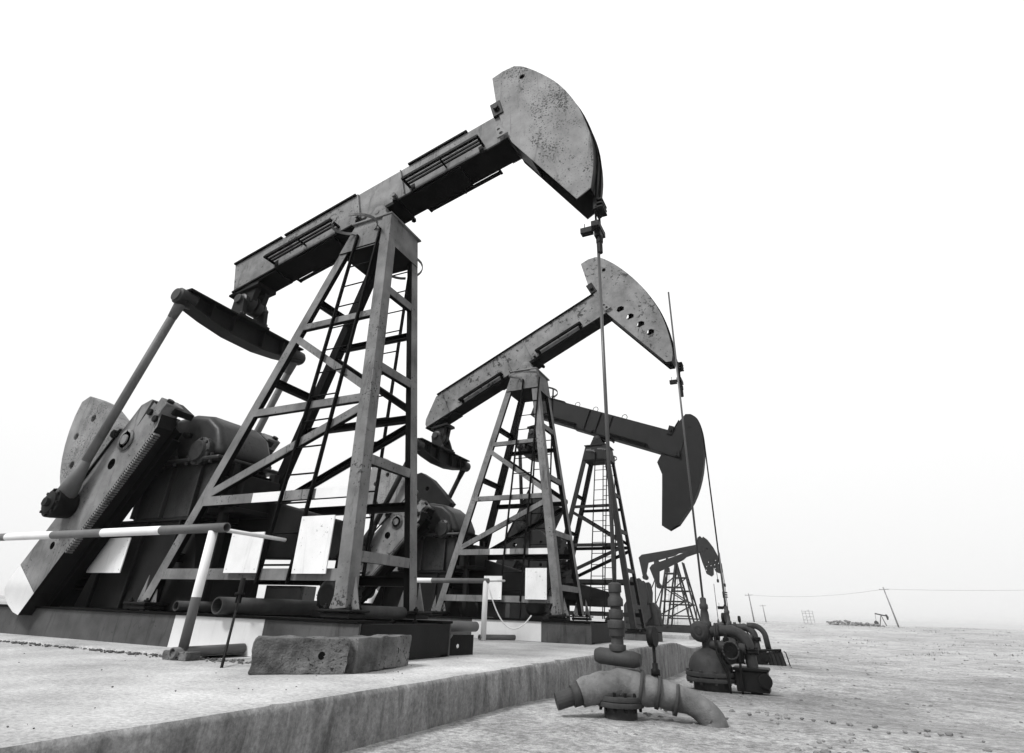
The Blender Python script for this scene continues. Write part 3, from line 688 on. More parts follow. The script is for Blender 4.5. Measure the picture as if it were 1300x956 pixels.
TOW1 = dict(zs=.456, HT=5.8, xr=-2.832, xf=.289, txr=-.746, txf=-.183, b=.585, tb=.297)
TOW2 = dict(zs=.456, HT=5.8, xr=-2.42, xf=.30, txr=-.94, txf=-.43, b=.66, tb=.34)
def arc_of(pts, i0, i1, sub=3):
    seg = pts[i0:i1 + 1]; out = []
    for i in range(len(seg) - 1):
        p0 = seg[max(i - 1, 0)]; p1 = seg[i]; p2 = seg[i + 1]; p3 = seg[min(i + 2, len(seg) - 1)]
        for k in range(sub):
            t = k / sub
            out.append(tuple(.5 * ((2 * p1[a]) + (-p0[a] + p2[a]) * t + (2 * p0[a] - 5 * p1[a] + 4 * p2[a] - p3[a]) * t * t + (-p0[a] + 3 * p1[a] - 3 * p2[a] + p3[a]) * t ** 3) for a in (0, 1)))
    out.append(seg[-1]); return out
h1 = [(1.40, 8.18), (1.58, 8.25), (1.78, 8.27), (1.96, 8.16), (2.27, 7.83), (2.55, 7.45), (2.78, 6.98), (2.92, 6.53), (2.99, 6.15), (3.0, 5.75), (2.95, 5.36), (2.76, 5.24), (1.8, 6.62), (1.62, 7.05), (1.56, 7.3), (1.5, 7.55), (1.46, 7.8)]
a1 = arc_of(h1, 2, 10); head1 = h1[:2] + a1 + h1[11:]
slot = lambda x, z, r=.05: circ(x, z, r, 12)
build_pump(dict(loc=(0, 0, 0), label='largest pump jack beside the striped handrail, pale chipped head on a raised straight beam', tower=TOW1,
    paint='paint', legmat='leg', darkmat='dark', headmat='head', skid=(-7.2, .72), skid_bands=[(-1.88, -.5)],
    levels=[.781, 1.654, 2.822, 4.092], flevels=[.978, 2.06, 3.30, 4.52], stripes=True,
    theta=R(15.2), beam0=(-3.52, 5.335), beam_len=5.45, beam_depth=.6,
    top_plates=[(0, 1.1), (1.17, 2.7), (3.75, 4.85)], bot_plates=[(-.1, .95), (1.4, 2.2), (3.75, 4.6)], stiff=[2.75, 3.6],
    racks=[(.93, 2.31), (3.71, 5.04)],
    head=head1, head_holes=[slot(1.93, 7.95)], arc=a1, back=[((1.48, 7.75), (1.58, 7.2)), ((1.58, 7.2), (1.8, 6.66)), ((1.8, 6.66), (2.1, 6.22)), ((1.62, 8.2), (1.48, 7.75))],
    head_clamp=(1.52, 7.42), well_x=2.96, carrier_z=4.85,
    eq=(-3.2, 4.62), tail_bearing=(-3.22, 0, 5.08), cwmat='head', shaft=(-3.66, 2.48), crank_angle=math.atan2(-.815, -.58), pin=(1.13, .1), pitmat='band',
    panels=[(-1.5, -.97, .79, 1.23, -.66), (-.44, .04, .785, 1.38, -.66), (-4.25, -3.52, .79, 1.23, -.6)],
    boxes=[(-2.17, -1.47, .37, .715, .62, .85, 'band')]))
h2 = [(.80, 8.66), (1.0, 8.75), (1.2, 8.77), (1.43, 8.65), (1.82, 8.28), (2.24, 7.73), (2.55, 7.15), (2.72, 6.69), (2.82, 6.19), (2.86, 5.78), (2.82, 5.56), (2.70, 5.56), (1.42, 7.06), (1.25, 7.35), (1.08, 7.72), (.98, 7.95), (.88, 8.35)]
a2 = arc_of(h2, 2, 10); head2 = h2[:2] + a2 + h2[11:]
sl = lambda x, z: [(x - .10, z - .02), (x - .05, z - .07), (x + .08, z - .03), (x + .09, z + .05), (x + .02, z + .09), (x - .06, z + .07)]
build_pump(dict(loc=(.0, 6.2, 0), label='pump jack with four slots in its patchy head, just behind the largest one', tower=TOW2,
    paint='paint2', legmat='leg', darkmat='dark', headmat='paint2', skid=(-7.2, .98), skid_bands=[(-1.5, 0.0)],
    levels=[.72, 1.62, 2.75, 4.0], flevels=[.95, 2.0, 3.2, 4.4], stripes=True,
    theta=R(25.7), beam0=(-3.52, 4.72), beam_len=5.3, beam_depth=.66, beam_prof=[(.35, 0), (5.62, 0), (5.62, .66), (.55, .66), (.06, .22), (0, .1), (0, 0)],
    top_plates=[(.6, 5.5)], bot_plates=[(.2, .9), (2.2, 3.2)], stiff=[.75, 2.7, 3.3], racks=[(1.15, 2.45), (3.5, 4.8)],  rack_k=.12, rack_y=(.24, .3),
    head=head2, head_holes=[slot(1.40, 8.32)] + [sl(*q) for q in ((1.76, 7.1), (1.98, 6.85), (2.21, 6.6), (2.42, 6.35))], arc=a2,
    back=[((1.0, 8.0), (1.2, 7.5)), ((1.2, 7.5), (1.42, 7.1)), ((1.42, 7.1), (2.6, 5.72)), ((.86, 8.5), (1.0, 8.0))],
    head_clamp=(1.06, 7.85), well_x=2.92, carrier_z=5.15,
    eq=(-3.08, 4.0), tail_bearing=(-3.18, 0, 4.46), shaft=(-3.5, 2.25), crank_angle=math.atan2(-.70, -.72), pin=(1.0, .1), pitmat='dark', cwmat='head', cw_shift=-.7,
    panels=[(-1.31, -.9, .70, 1.14, -.76), (-.38, .08, .72, 1.29, -.76)], boxes=[(-2.17, -1.47, .37, .715, .62, .85, 'band')]))
h3 = [(2.03, 6.98), (2.2, 6.96), (2.36, 6.8), (2.45, 6.5), (2.49, 6.08), (2.46, 5.48), (2.29, 4.75), (1.97, 4.05), (1.43, 3.36), (1.12, 3.2), (.9, 3.34), (1.06, 4.98), (.93, 5.4), (1.5, 6.33), (1.8, 6.75)]
h3 = [(x + .47, z) for x, z in h3]
a3 = arc_of(h3, 1, 8); head3 = h3[:1] + a3 + h3[9:]
build_pump(dict(loc=(-.47, 13.5, -.2), label='dark slate pump jack with its long solid head lowered over the well', tower=dict(zs=.36, HT=6.1, xr=-2.52, xf=.37, txr=-.98, txf=-.34, b=.65, tb=.36),
    paint='darkpaint', legmat='darkpaint', darkmat='dark', headmat='darkpaint', skid=(-7.0, .9), detail=1,
    levels=[.72, 1.65, 2.75, 4.0], flevels=[.95, 2.0, 3.2, 4.4],
    theta=R(-21.5), beam0=(-3.3, 7.65), beam_len=5.85, beam_depth=.8, head_y=.17, top_plates=[(.1, 1.2)], bot_plates=[(1.9, 3.1)], stiff=[2.3, 2.75, 3.2], stiffmat='black', flange='dark',
    racks=[(.4, 1.95), (3.35, 4.7)], rack_k=.1, rack_y=(.24, .3), lifting=[.6, 1.7, 2.45, 3.6],
    head=head3, head_holes=[slot(2.58, 6.5)], arc=a3, back=[((1.4, 5.4), (1.53, 4.98)), ((1.53, 4.98), (1.4, 3.5)), ((1.97, 6.4), (2.25, 6.8))],
    head_clamp=(1.95, 6.45), well_x=2.98, carrier_z=1.0,
    eq=(-3.3, 6.2), tail_bearing=(-3.25, 0, 6.9), shaft=(-3.6, 2.4), crank_angle=R(62), pin=(1.0, 0), pitmat='dark', eqmat='darkpaint', crankmat='darkpaint'))

# ------------------------------------------------------------------ far twin pumps (older type with hooked tails)
def far_pump(loc, label, rot=0.0, scale=1.0):
    root = thing('pump_jack', label, 'pump jack', loc, 0, 'pump jacks standing in a row on the pad')
    root.scale = (scale,) * 3
    def rz_(p): x, z = p[0], p[1] - 4.9; return (x * math.cos(rot) - z * math.sin(rot), x * math.sin(rot) + z * math.cos(rot) + 4.9)
    mb = MB()
    top = [(-2.25, 4.28), (-2.05, 4.52), (0, 5.2), (2.0, 5.92), (2.25, 5.95), (2.15, 5.55), (.55, 5.05), (.3, 4.85), (-.95, 4.3), (-1.55, 4.05), (-1.62, 3.3), (-1.5, 3.1), (-1.55, 2.95), (-1.75, 2.95), (-1.85, 3.15)]
    mb.prism([rz_(q) for q in top], -.16, .16, 0); mb.build('walking_beam', ['slate'], root, .01)
    ta = rz_((-1.65, 3.03)); tb_ = rz_((-.95, 4.15)); mb = MB(); mb.lathe((ta[0], -.3, ta[1]), (0, 1, 0), [(0, .17), (.6, .17)], 12, 0)
    mb.build('tail_roller', ['slate'], root); mb = MB(); mb.box((tb_[0], 0, tb_[1]), (.3, .5, .3), 0)
    mb.build('tail_bearing', ['slate'], root)
    hp = [(1.8, 6.3), (1.95, 6.45), (2.2, 6.25), (2.55, 5.7), (2.8, 5.1), (2.95, 4.5), (2.98, 4.05), (2.85, 3.9), (2.55, 4.0), (2.2, 4.75), (1.85, 5.6), (1.78, 5.95)]; hp = [rz_(q) for q in hp]; hs = [slot(*rz_(q[:2]), q[2]) for q in ((2.5, 4.5, .05), (2.6, 4.8, .05), (2.5, 4.25, .05), (2.78, 4.6, .05), (2.1, 5.6, .09))]
    for sd in (-1, 1):
        mb = MB(); mb.holed(hp, hs, sd * .2 - .01, sd * .2 + .01, 0); mb.build('cheek_plate', ['slate'], root)
    mb = MB(); arc = hp[1:8]; vs = []
    for x, z in arc: vs += [(x, -.19, z), (x, .19, z)]
    mb.add(vs, [(2 * i, 2 * i + 1, 2 * i + 3, 2 * i + 2) for i in range(len(arc) - 1)]); mb.build('front_sheet', ['slate'], root)
    for fr in (0, 1):
        for sd in (-1, 1):
            mb = MB(); mb.bar(((1.05 if fr else -1.15), sd * .85, .35), ((.25 if fr else -.25), sd * .25, 4.65), .11, .11, (1, 0, 0), 0); mb.build('leg', ['slate'], root)
    def lg(fr, sd, z): t = (z - .35) / 4.3; xb, xt = ((1.05, .25) if fr else (-1.15, -.25)); return Vector((xb + (xt - xb) * t, sd * (.85 - .6 * t), z))
    for z in (.9, 1.8, 2.7, 3.6):
        for a, b in (((0, -1), (1, -1)), ((0, 1), (1, 1)), ((1, -1), (1, 1)), ((0, -1), (0, 1))):
            mb = MB(); mb.bar(lg(*a, z), lg(*b, z), .05, .08, (0, 0, 1), 0); mb.build('brace', ['slate'], root)
    for z0, z1 in ((.9, 1.8), (2.7, 1.8), (2.7, 3.6)):
        for a, b in (((0, -1), (1, -1)), ((1, -1), (1, 1))):
            mb = MB(); mb.bar(lg(*a, z0), lg(*b, z1), .05, .08, (0, 0, 1), 0); mb.build('brace', ['slate'], root)
    mb = MB()
    for x in (-.25, .0):
        mb.bar((x - .4, -.85, .4), (x - .1, -.3, 4.5), .02, .03, (0, 1, 0), 0)
    for i in range(12): z = .6 + i * .32; t = (z - .4) / 4.1; mb.bar((-.65 + .3 * t, -.85 + .55 * t, z), (-.4 + .3 * t, -.85 + .55 * t, z), .015, .015, (0, 1, 0), 0)
    mb.build('ladder', ['slate'], root)
    mb = MB()
    for sd in (-1, 1): mb.box2((-4.6, sd * .7 - .12, .0), (1.3, sd * .7 + .12, .35), 0)
    mb.box2((1.1, -.7, .0), (1.28, .7, .33), 0); mb.build('skid', ['slate'], root)
    mb = MB(); mb.prism([(-3.6, .36), (-1.7, .36), (-1.75, 1.4), (-2.1, 1.9), (-3.2, 1.95), (-3.55, 1.5)], -.5, .5, 0); mb.build('gearbox', ['slate'], root, .06)
    for sd in (-1, 1):
        mb = MB(); mb.prism([(-2.95, 1.4), (-2.5, 1.2), (-2.35, 2.6), (-2.45, 3.2), (-2.6, 3.35), (-2.85, 3.3), (-3.0, 2.8), (-3.1, 2.2)], sd * .85 - .1, sd * .85 + .1, 0)
        mb.prism([(-3.2, 1.7), (-2.3, 1.7), (-2.2, 1.0), (-2.6, .5), (-3.0, .6), (-3.3, 1.1)], sd * .85 - .08, sd * .85 + .08, 0)
        mb.build('crank', ['slate'], root, .03)
        mb = MB(); mb.tube([(-2.65, sd * 1.05, 1.0), (-1.15, sd * 1.05, 3.95)] if sd > 0 else [(-1.2, -1.05, 1.2), (-.95, -1.05, 4.0)], .04, 8, 0); mb.build('pitman', ['slate'], root)
    mb = MB(); mb.tube([(2.99, -.05, 4.6), (3.02, 0, 3.2)], .02, 6, 0); mb.box((3.02, 0, 3.15), (.12, .25, .2), 0); mb.build('carrier_bar', ['dark'], root)
    return root
far_pump((-3.1, 40, -.45), 'grey distant pump jack with hooked tail, holes in its head')
far_pump((-4.85, 46.5, -.45), 'grey distant pump jack mostly behind its hooked-tail twin', R(-10), 1.2)

# low plinths, slabs under the far pumps
def slab(name, label, a, b, mat, slot_=None):
    mb = MB(); mb.box2(a, b, 0)
    if slot_: mb.box2(*slot_, 1)
    o = mb.build(name, [mat, 'black'], None, .03); tag(o, label, 'slab'); return o
slab('concrete_slab', 'long pale concrete slab under the distant hooked-tail pump jacks', (-12, 37.8, -.9), (-.4, 49, -.45), 'paleconc')
slab('concrete_slab', 'pale low concrete plinth with a dark slot, behind the dark pump jack', (-3.4, 24.2, -1), (-.35, 27, -.22), 'paleconc', ((-1.9, 24.19, -.5), (-.7, 24.3, -.4)))

# ------------------------------------------------------------------ handrails
def handrail(loc, label, length, first=True):
    o = thing('handrail', label, 'handrail', loc, 0, 'painted pipe handrails in front of the pumps'); r = .046
    H_ = 1.15
    mb = MB(); xs = [.18]; mats = []; x = .18; k = 0
    seq = [.985, 1.015] * 12
    for s_ in seq:
        x -= s_; xs.append(x); mats.append(k % 2); k += 1
        if x < -length: break
    xs2 = []; m2 = []
    for i in range(len(xs) - 1): xs2 += [xs[i], xs[i + 1] + .001]; m2 += [mats[i], mats[i]]
    xs2.append(xs2[-1]-.001); m2 = m2[:len(xs2) - 1]
    mb.tube([(x_, 0, H_) for x_ in xs2], r, 16, 0, True, .8, m2); mb.build('top_rail', ['band', 'white'], o)
    mb = MB(); mb.tube([(0, 0, .06), (0, 0, .52), (0, 0, .521), (0, 0, H_ - .03)], r * .96, 16, 0, True, 0, [0, 1, 1]); mb.build('post', ['band', 'white'], o)
    mb = MB(); mb.tube([(0, -.1, .06), (0, .68, .07)], r, 14, 0, True, .78); mb.build('foot_pipe', ['band'], o)
    mb = MB(); mb.tube([(.06, .03, H_ - .01), (.1, .85, H_ - .02)], .02, 10, 0); mb.build('side_rail', ['white'], o)
    for xx in range(1, int(length / 2.4) + 1):
        mb = MB(); mb.tube([(-2.4 * xx - .9, 0, 0), (-2.4 * xx - .9, 0, .5), (-2.4 * xx - .9, 0, .501), (-2.4 * xx - .9, 0, H_ - .03)], r * .96, 14, 0, True, 0, [0, 1, 1])
        if xx > 1: mb.build('post', ['band', 'white'], o)
    return o
handrail((-.71, -1.53, .0), 'banded pipe handrail in front of the largest pump jack, beside the concrete blocks', 7)
def handrail2():
    o = thing('handrail', 'white-posted pipe handrail with a dangling hose, in front of the four-slot pump jack', 'handrail', (-.8, 4.55, 0), 0, 'painted pipe handrails in front of the pumps')
    mb = MB(); mb.tube([(.06, 0, 1.0), (-1.2, 0, 1.0), (-1.201, 0, 1.0), (-1.6, 0, 1.0), (-1.601, 0, 1.0), (-2.8, 0, 1.0), (-2.801, 0, 1.), (-3.4, 0, 1.)], .045, 14, 0, True, 0, [0, 1, 1, 0, 0, 1, 1]); mb.build('top_rail', ['band', 'white'], o)
    mb = MB(); mb.tube([(0, 0, .0), (0, 0, 1.0)], .05, 14, 0); mb.build('post', ['white'], o)
    mb = MB(); mb.tube([(-.06, -.05, .06), (.35, .6, .06)], .045, 12, 0, True, .78); mb.build('foot_pipe', ['band'], o)
    mb = MB(); mb.tube([(0, .0, 1.0), (.05, .7, 1.04)], .02, 8, 0); mb.build('side_rail', ['white'], o)
    mb = MB(); pts = []
    for i in range(25):
        t = i / 24; pts.append((.1 + .75 * t, -.08 + .3 * t, .9 * (1 - t) ** 3 + .42 * t ** 3 + .02 + .05 * math.sin(t * 3.1)))
    mb.tube(pts, .012, 8, 0); mb.build('hose', ['white'], o)
handrail2()

# ------------------------------------------------------------------ loose things on the pad
def rough_block(name, label, a, b, thick, h, mat, holes=True, lean=0.0, group=None):
    """upright slab from a to b on the pad"""
    a, b = Vector((a[0], a[1], 0)), Vector((b[0], b[1], 0)); L = (b - a).length; ang = math.atan2(b.y - a.y, b.x - a.x)
    bm = bmesh.new(); bmesh.ops.create_cube(bm, size=1)
    for v in bm.verts: v.co = Vector((v.co.x * L, v.co.y * thick, (v.co.z + .5) * h))
    bmesh.ops.subdivide_edges(bm, edges=bm.edges[:], cuts=19, use_grid_fill=True)
    sd = random.random() * 50
    for v in bm.verts:
        e = max(abs(v.co.x) / (L / 2), abs(v.co.y) / (thick / 2), abs(v.co.z - h / 2) / (h / 2))
        n_ = mnoise.fractal(v.co * 7 + Vector((sd, 0, 0)), 1., 2., 4)
        ed = sum(1 for q in (abs(v.co.x) > L * .49, abs(v.co.y) > thick * .49, abs(v.co.z - h / 2) > h * .49) if q)
        c_ = Vector((0, 0, h / 2)); v.co += (v.co - c_).normalized() * n_ * .022 - (v.co - c_).normalized() * (.006 * (ed - 1) * (1 + n_))
        if v.co.z < 0: v.co.z = 0
    me = bpy.data.meshes.new(name); bm.to_mesh(me); bm.free(); me.materials.append(M[mat])
    for p in me.polygons: p.use_smooth = False
    o = bpy.data.objects.new(name, me); col.objects.link(o); mid = (a + b) / 2
    nrm = Vector((-math.sin(ang), math.cos(ang), 0)); o.location = mid + nrm * thick / 2 + Vector((0, 0, .002)); o.rotation_euler = (0, 0, ang)
    tag(o, label, 'block', group)
    if holes:
        mb = MB(); mb.lathe((L * .22, -thick / 2 - .004, h * .52), (0, 1, 0), [(0, .028), (.03, .028)], 10, 0); mb.build('lifting_hole', ['black'], o)
    return o
rough_block('concrete_block', 'stained stubby concrete block at the corner of the pad by the stake', (.66, -1.98), (1.18, -1.5), .24, .25, 'block', True, group='concrete blocks on the pad')
rough_block('concrete_block', 'long concrete block with a round hole in front of the skid end', (1.2, -1.42), (1.06, -.46), .2, .255, 'block', True, group='concrete blocks on the pad')
def steel_plate():
    o = thing('steel_bracket', 'dark steel plate bracket with a diagonal brace in front of the skid', 'bracket', (.53, .68, 0), math.atan2(.55, .27))
    mb = MB(); mb.holed([(0, 0), (.62, 0), (.62, .22), (0, .22)], [circ(.4, .1, .025, 10)], -.01, .01, 0); mb.build('plate', ['dark'], o)
    mb = MB(); mb.bar((.1, -.04, .01), (.3, -.02, .22), .012, .02, (0, 0, 1), 0); mb.box((.06, -.05, .012), (.12, .1, .02), 0); mb.build('brace', ['band'], o)
    mb = MB(); mb.box2((0, .01, 0), (.62, .5, .02), 0); mb.build('foot', ['dark'], o)
steel_plate()
def loose_pipe(label, p, q, r, mat):
    mb = MB(); c = Vector(p); mb.tube([Vector(p) - c, (Vector(q) - c) * .5 + Vector((0, 0, .003)), Vector(q) - c], r, 18, 0, True, .82)
    o = mb.build('steel_pipe', [mat]); o.location = c; tag(o, label, 'pipe', 'pipes lying on the skid'); return o
loose_pipe('thick dark rusty pipe lying across the skid under the two white sheet panels', (-1.08, -.98, .452), (-1.08, .72, .452), .085, 'rust')
loose_pipe('thinner dark pipe on the skid behind the handrail post', (-2.0, -.78, .43), (-1.95, .4, .43), .055, 'rust')
loose_pipe('short rusty pipe lying between the front tower feet', (.33, -.42, .435), (.33, .38, .435), .062, 'rust')
loose_pipe('stubby pale rusty pipe past the outer front tower foot', (.5, .9, .30), (.62, 1.62, .3), .06, 'band')
def stake():
    o = thing('steel_stake', 'thin dark steel stake with a clamp leaning against the thick rusty pipe', 'stake', (.1, -1.75, 0))
    mb = MB(); mb.tube([(.0, 0, 0), (-.82, .72, .56)], .012, 8, 0); mb.build('rod', ['dark'], o)
    mb = MB(); mb.lathe((-.84, .735, .48), (0, 0, 1), [(0, .03), (.07, .03), (.07, .05), (.1, .05), (.1, .026), (.24, .026)], 10, 0); mb.build('clamp', ['dark'], o)
stake()
rough_block('foot_block', 'small broken concrete chunk under the handrail foot pipe', (-.82, -1.62), (-.55, -1.6), .16, .07, 'block', False)

# ------------------------------------------------------------------ wellheads
def rod_of(root, x, z0, z1, r=.02):
    mb = MB(); mb.tube([(x, 0, z0), (x, 0, z1)], r, 10, 0); mb.build('polished_rod', ['rod'], root)
def gauge(root, p, s=1.):
    p = Vector(p); mb = MB(); mb.tube([p - Vector((0, 0, .22)), p], .016 * s, 8, 0)
    mb.lathe(p - Vector((0, 0, .22)), (0, 0, 1), [(0, .04), (.05, .04), (.06, .025), (.1, .025)], 8, 0)
    mb.lathe(p + Vector((-.03, 0, .085)), (1, -.15, 0), [(0, .085), (.05, .085), (.055, .08)], 20, 0); mb.build('gauge', ['dark'], root)
def lumpy(path, rad, name, mat, root, n=26, amp=.03, seed=0., sub=8):
    pts = []; rs = []
    for i in range(len(path) - 1):
        for k in range(sub):
            t = k / sub; pts.append(Vector(path[i]).lerp(Vector(path[i + 1]), t)); rs.append(rad[i] + (rad[i + 1] - rad[i]) * t)
    pts.append(Vector(path[-1])); rs.append(rad[-1])
    mb = MB(); mb.tube(pts, rs, n, 0, True); 
    for i, v in enumerate(mb.v):
        j = min(i // n, len(pts) - 1); c = pts[j]; d = Vector(v) - c
        if d.length > 1e-4:
            f_ = mnoise.fractal(Vector(v) * 6 + Vector((seed, 0, 0)), 1., 2., 3) * amp + math.sin((Vector(v).x + Vector(v).z * .7) * 34 + seed) * amp * .3
            mb.v[i] = tuple(Vector(v) + d.normalized() * f_)
    return mb.build(name, [mat], root)
def well1():
    o = thing('wellhead', 'wellhead with cloth-wrapped casing and stacked couplings at the pad edge by the largest pump jack', 'wellhead', (2.95, 0, GZ), 0, 'wellheads along the pad edge')
    b = -GZ
    rod_of(o, 0, b + .6, b + 4.75)
    mb = MB(); mb.lathe((0, 0, b + .2), (0, 0, 1), [(a_ * .72, r_) for a_, r_ in [(0, .075), (.07, .075), (.07, .055), (.16, .055), (.16, .07), (.25, .07), (.25, .08), (.34, .08), (.34, .058), (.36, .058), (.36, .065), (.46, .065), (.46, .05), (.5, .05), (.5, .07), (.58, .07), (.62, .05), (.66, .05), (.66, .06), (.76, .06), (.78, .03)]], 20, 0)
    mb.build('stuffing_box', ['casting'], o, .004)
    mb = MB(); mb.tube([(-.2, -.02, b + .16), (-.16, -.02, b + .16), (.14, 0, b + .14), (.2, 0, b + .14)], [.05, .066, .066, .048], 18, 0); mb.build('tee', ['casting'], o)
    mb = MB(); mb.lathe((0, 0, -.05), (0, 0, 1), [(0, .15), (.2, .15), (.2, .22), (.245, .22), (.245, .21), (.25, .21), (.25, .22), (.295, .22), (.295, .15), (.34, .14), (.44, .14), (.44, .2), (.475, .2), (.48, .19), (.485, .2), (.52, .2), (.52, .11), (.62, .09), (.68, .09)], 28, 0)
    for i in range(12):
        t = i * math.pi / 6; mb.lathe((.19 * math.cos(t), .19 * math.sin(t), .12), (0, 0, 1), [(0, .02), (.16, .02)], 6, 1, False)
        mb.lathe((.172 * math.cos(t), .172 * math.sin(t), .36), (0, 0, 1), [(0, .014), (.14, .014)], 6, 1, False)
    mb.build('casing_spool', ['casting', 'dark'], o, .003)
    wp = [(-.3, -.17, b - .13), (-.18, -.1, b - .08), (0, -.03, b - .05), (.14, .02, b - .06), (.34, .09, b - .1), (.56, .15, b - .15), (.72, .2, b - .26), (.78, .22, -.1)]
    lumpy(wp, [.1, .118, .125, .12, .11, .1, .1, .1], 'wrapped_pipe', 'lag', o, 48, .014, 4., 16)
    for t_, rr_ in ((.16, .13), (.3, .118), (.44, .112)):
        c0 = Vector((t_, t_ * .26 - .01, b - .055 - t_ * t_ * .42)); mb = MB(); mb.tube([c0, c0 + Vector((.028, .008, -.006))], rr_ + .008, 20, 0); mb.build('band_clamp', ['casting'], o)
    mb = MB(); mb.tube([(-.36, -.205, b - .15), (-.27, -.15, b - .12)], .085, 18, 0, True, .8); mb.build('pipe_end', ['casting'], o)
    gauge(o, (.3, .1, b + .24), .9)
    return o
well1()
def well2(loc, label, rod_top, cas=.36, boxed=False, fine=True):
    o = thing('wellhead', label, 'wellhead', loc, 0, 'wellheads along the pad edge'); b = -GZ
    rod_of(o, 0, b + .6, b + rod_top)
    mb = MB(); mb.lathe((0, 0, b + .25), (0, 0, 1), [(0, .1), (.18, .1), (.2, .075), (.3, .075), (.38, .06), (.4, .075), (.46, .075), (.48, .055), (.56, .055), (.58, .03)], 16, 0); mb.build('stuffing_box', ['casting'], o)
    mb = MB(); mb.lathe((-.1, -.22, b + .28), (0, 1, 0), [(0, .09), (.03, .13), (.05, .16), (.14, .17), (.3, .16), (.36, .12)], 18, 0)
    mb.lathe((-.1, -.24, b + .28), (0, 1, 0), [(0, .05), (.03, .05)], 6, 0); mb.build('valve_body', ['casting'], o, .004)
    pts = [(.0, 0, b + .28), (.25, 0, b + .3)]
    for i in range(9):
        t = math.pi / 2 * i / 8; pts.append((.42 + .24 * math.sin(t), 0, b + .06 + .24 * math.cos(t)))
    pts += [(.69, -.02, b - .2), (.7, -.02, -.05)]
    lumpy(pts, [.09] * len(pts), 'bend_pipe', 'casting', o, 16, .012, 2., 2)
    mb = MB(); mb.lathe((.0, 0, -.05), (0, 0, 1), [(0, .3), (.18, .31), (.18, .42), (.24, .42), (.24, .35), (.26, .42), (.32, .42), (.32, .36), (.4, .36), (.5, .33), (.6, .25), (.66, .14), (.68, .1), (.98, .1)], 26, 0)
    for i in range(10):
        t = i * math.pi / 5; mb.lathe((.385 * math.cos(t), .385 * math.sin(t), .1), (0, 0, 1), [(0, .03), (.2, .03)], 6, 0, False)
    mb.build('casing_head', ['casting'], o, .004)
    lumpy([(.05, -.05, b + .08), (.3, -.1, b + .05), (.62, -.12, b + .05)], [.08, .09, .075], 'side_pipe', 'casting', o, 14, .01, 5., 4)
    mb = MB(); mb.box((.45, -.1, b - .06), (.24, .2, .2), 0); mb.lathe((.4, -.3, b + .05), (0, 1, 0), [(0, .11), (.025, .11)], 16, 0); mb.lathe((.4, -.3, b + .05), (0, 1, 0), [(-.02, .03), (.2, .03)], 8, 0)
    mb.lathe((.32, -.1, b + .1), (0, 0, 1), [(0, .05), (.1, .05), (.1, .03), (.16, .03)], 10, 0)
    mb.build('valve', ['dark'], o, .006)
    mb = MB()
    for i in range(16):
        t = math.pi * 2 * i / 16; t2 = math.pi * 2 * (i + 1) / 16; c = Vector((.4, -.34, b + .02))
        mb.tube([c + Vector((.13 * math.cos(t), 0, .13 * math.sin(t))), c + Vector((.13 * math.cos(t2), 0, .13 * math.sin(t2)))], .012, 6, 0)
    mb.build('hand_wheel', ['rust'], o)
    mb = MB(); mb.box((.66, .0, b - .42), (.5, .42, .3), 0); mb.box((.66, 0, b - .25), (.56, .48, .045), 0); mb.lathe((.86, -.22, b - .4), (.3, -1, 0), [(0, .11), (.04, .11)], 14, 0); mb.build('valve_chamber', ['dark'], o, .012)
    gauge(o, (.3, .25, b + .42), 1.)
    for pts in ([(.15, -.2, b + .2), (.18, -.28, b - .05), (.3, -.3, b - .3), (.32, -.3, -.02)], [(.5, -.15, b + .15), (.52, -.25, b - .1), (.5, -.28, -.02)], [(.1, .2, b + .3), (.45, .24, b + .2), (.6, .25, b - .1), (.62, .26, -.02)]):
        mb = MB(); q = [Vector(p) for p in pts]; fine_ = []
        for i in range(len(q) - 1): fine_ += [q[i].lerp(q[i + 1], k / 3) for k in range(3)]
        fine_.append(q[-1]); mb.tube(fine_, .02, 8, 0); mb.build('small_pipe', ['dark'], o)
    for zf in (b - .02, b + .18):
        mb = MB(); mb.lathe((.685, -.01, zf), (0, 0, 1), [(0, .13), (.03, .13), (.03, .12), (.04, .12), (.04, .13), (.07, .13)], 16, 0)
        for i in range(8):
            t = i * math.pi / 4; mb.lathe((.685 + .11 * math.cos(t), -.01 + .11 * math.sin(t), zf - .02), (0, 0, 1), [(0, .012), (.11, .012)], 6, 0, False)
        if zf < b: mb.build('pipe_flange', ['dark'], o)
    mb = MB(); mb.lathe((.14, 0, b + .285), (1, 0, 0), [(0, .14), (.03, .14), (.03, .13), (.04, .13), (.04, .14), (.07, .14)], 16, 0); mb.build('pipe_flange', ['casting'], o)
    mb = MB(); mb.lathe((.2, .0, b - .12), (.6, -1, .1), [(0, .06), (.34, .06), (.34, .1), (.37, .1)], 12, 0); mb.box((.3, -.1, b - .1), (.16, .16, .18), 0); mb.build('check_valve', ['dark'], o, .004)
    return o
well2((2.92, 5.95, GZ), 'wellhead with flanged domed casing head and thick bend pipe beside the four-slot pump jack', 7.3)
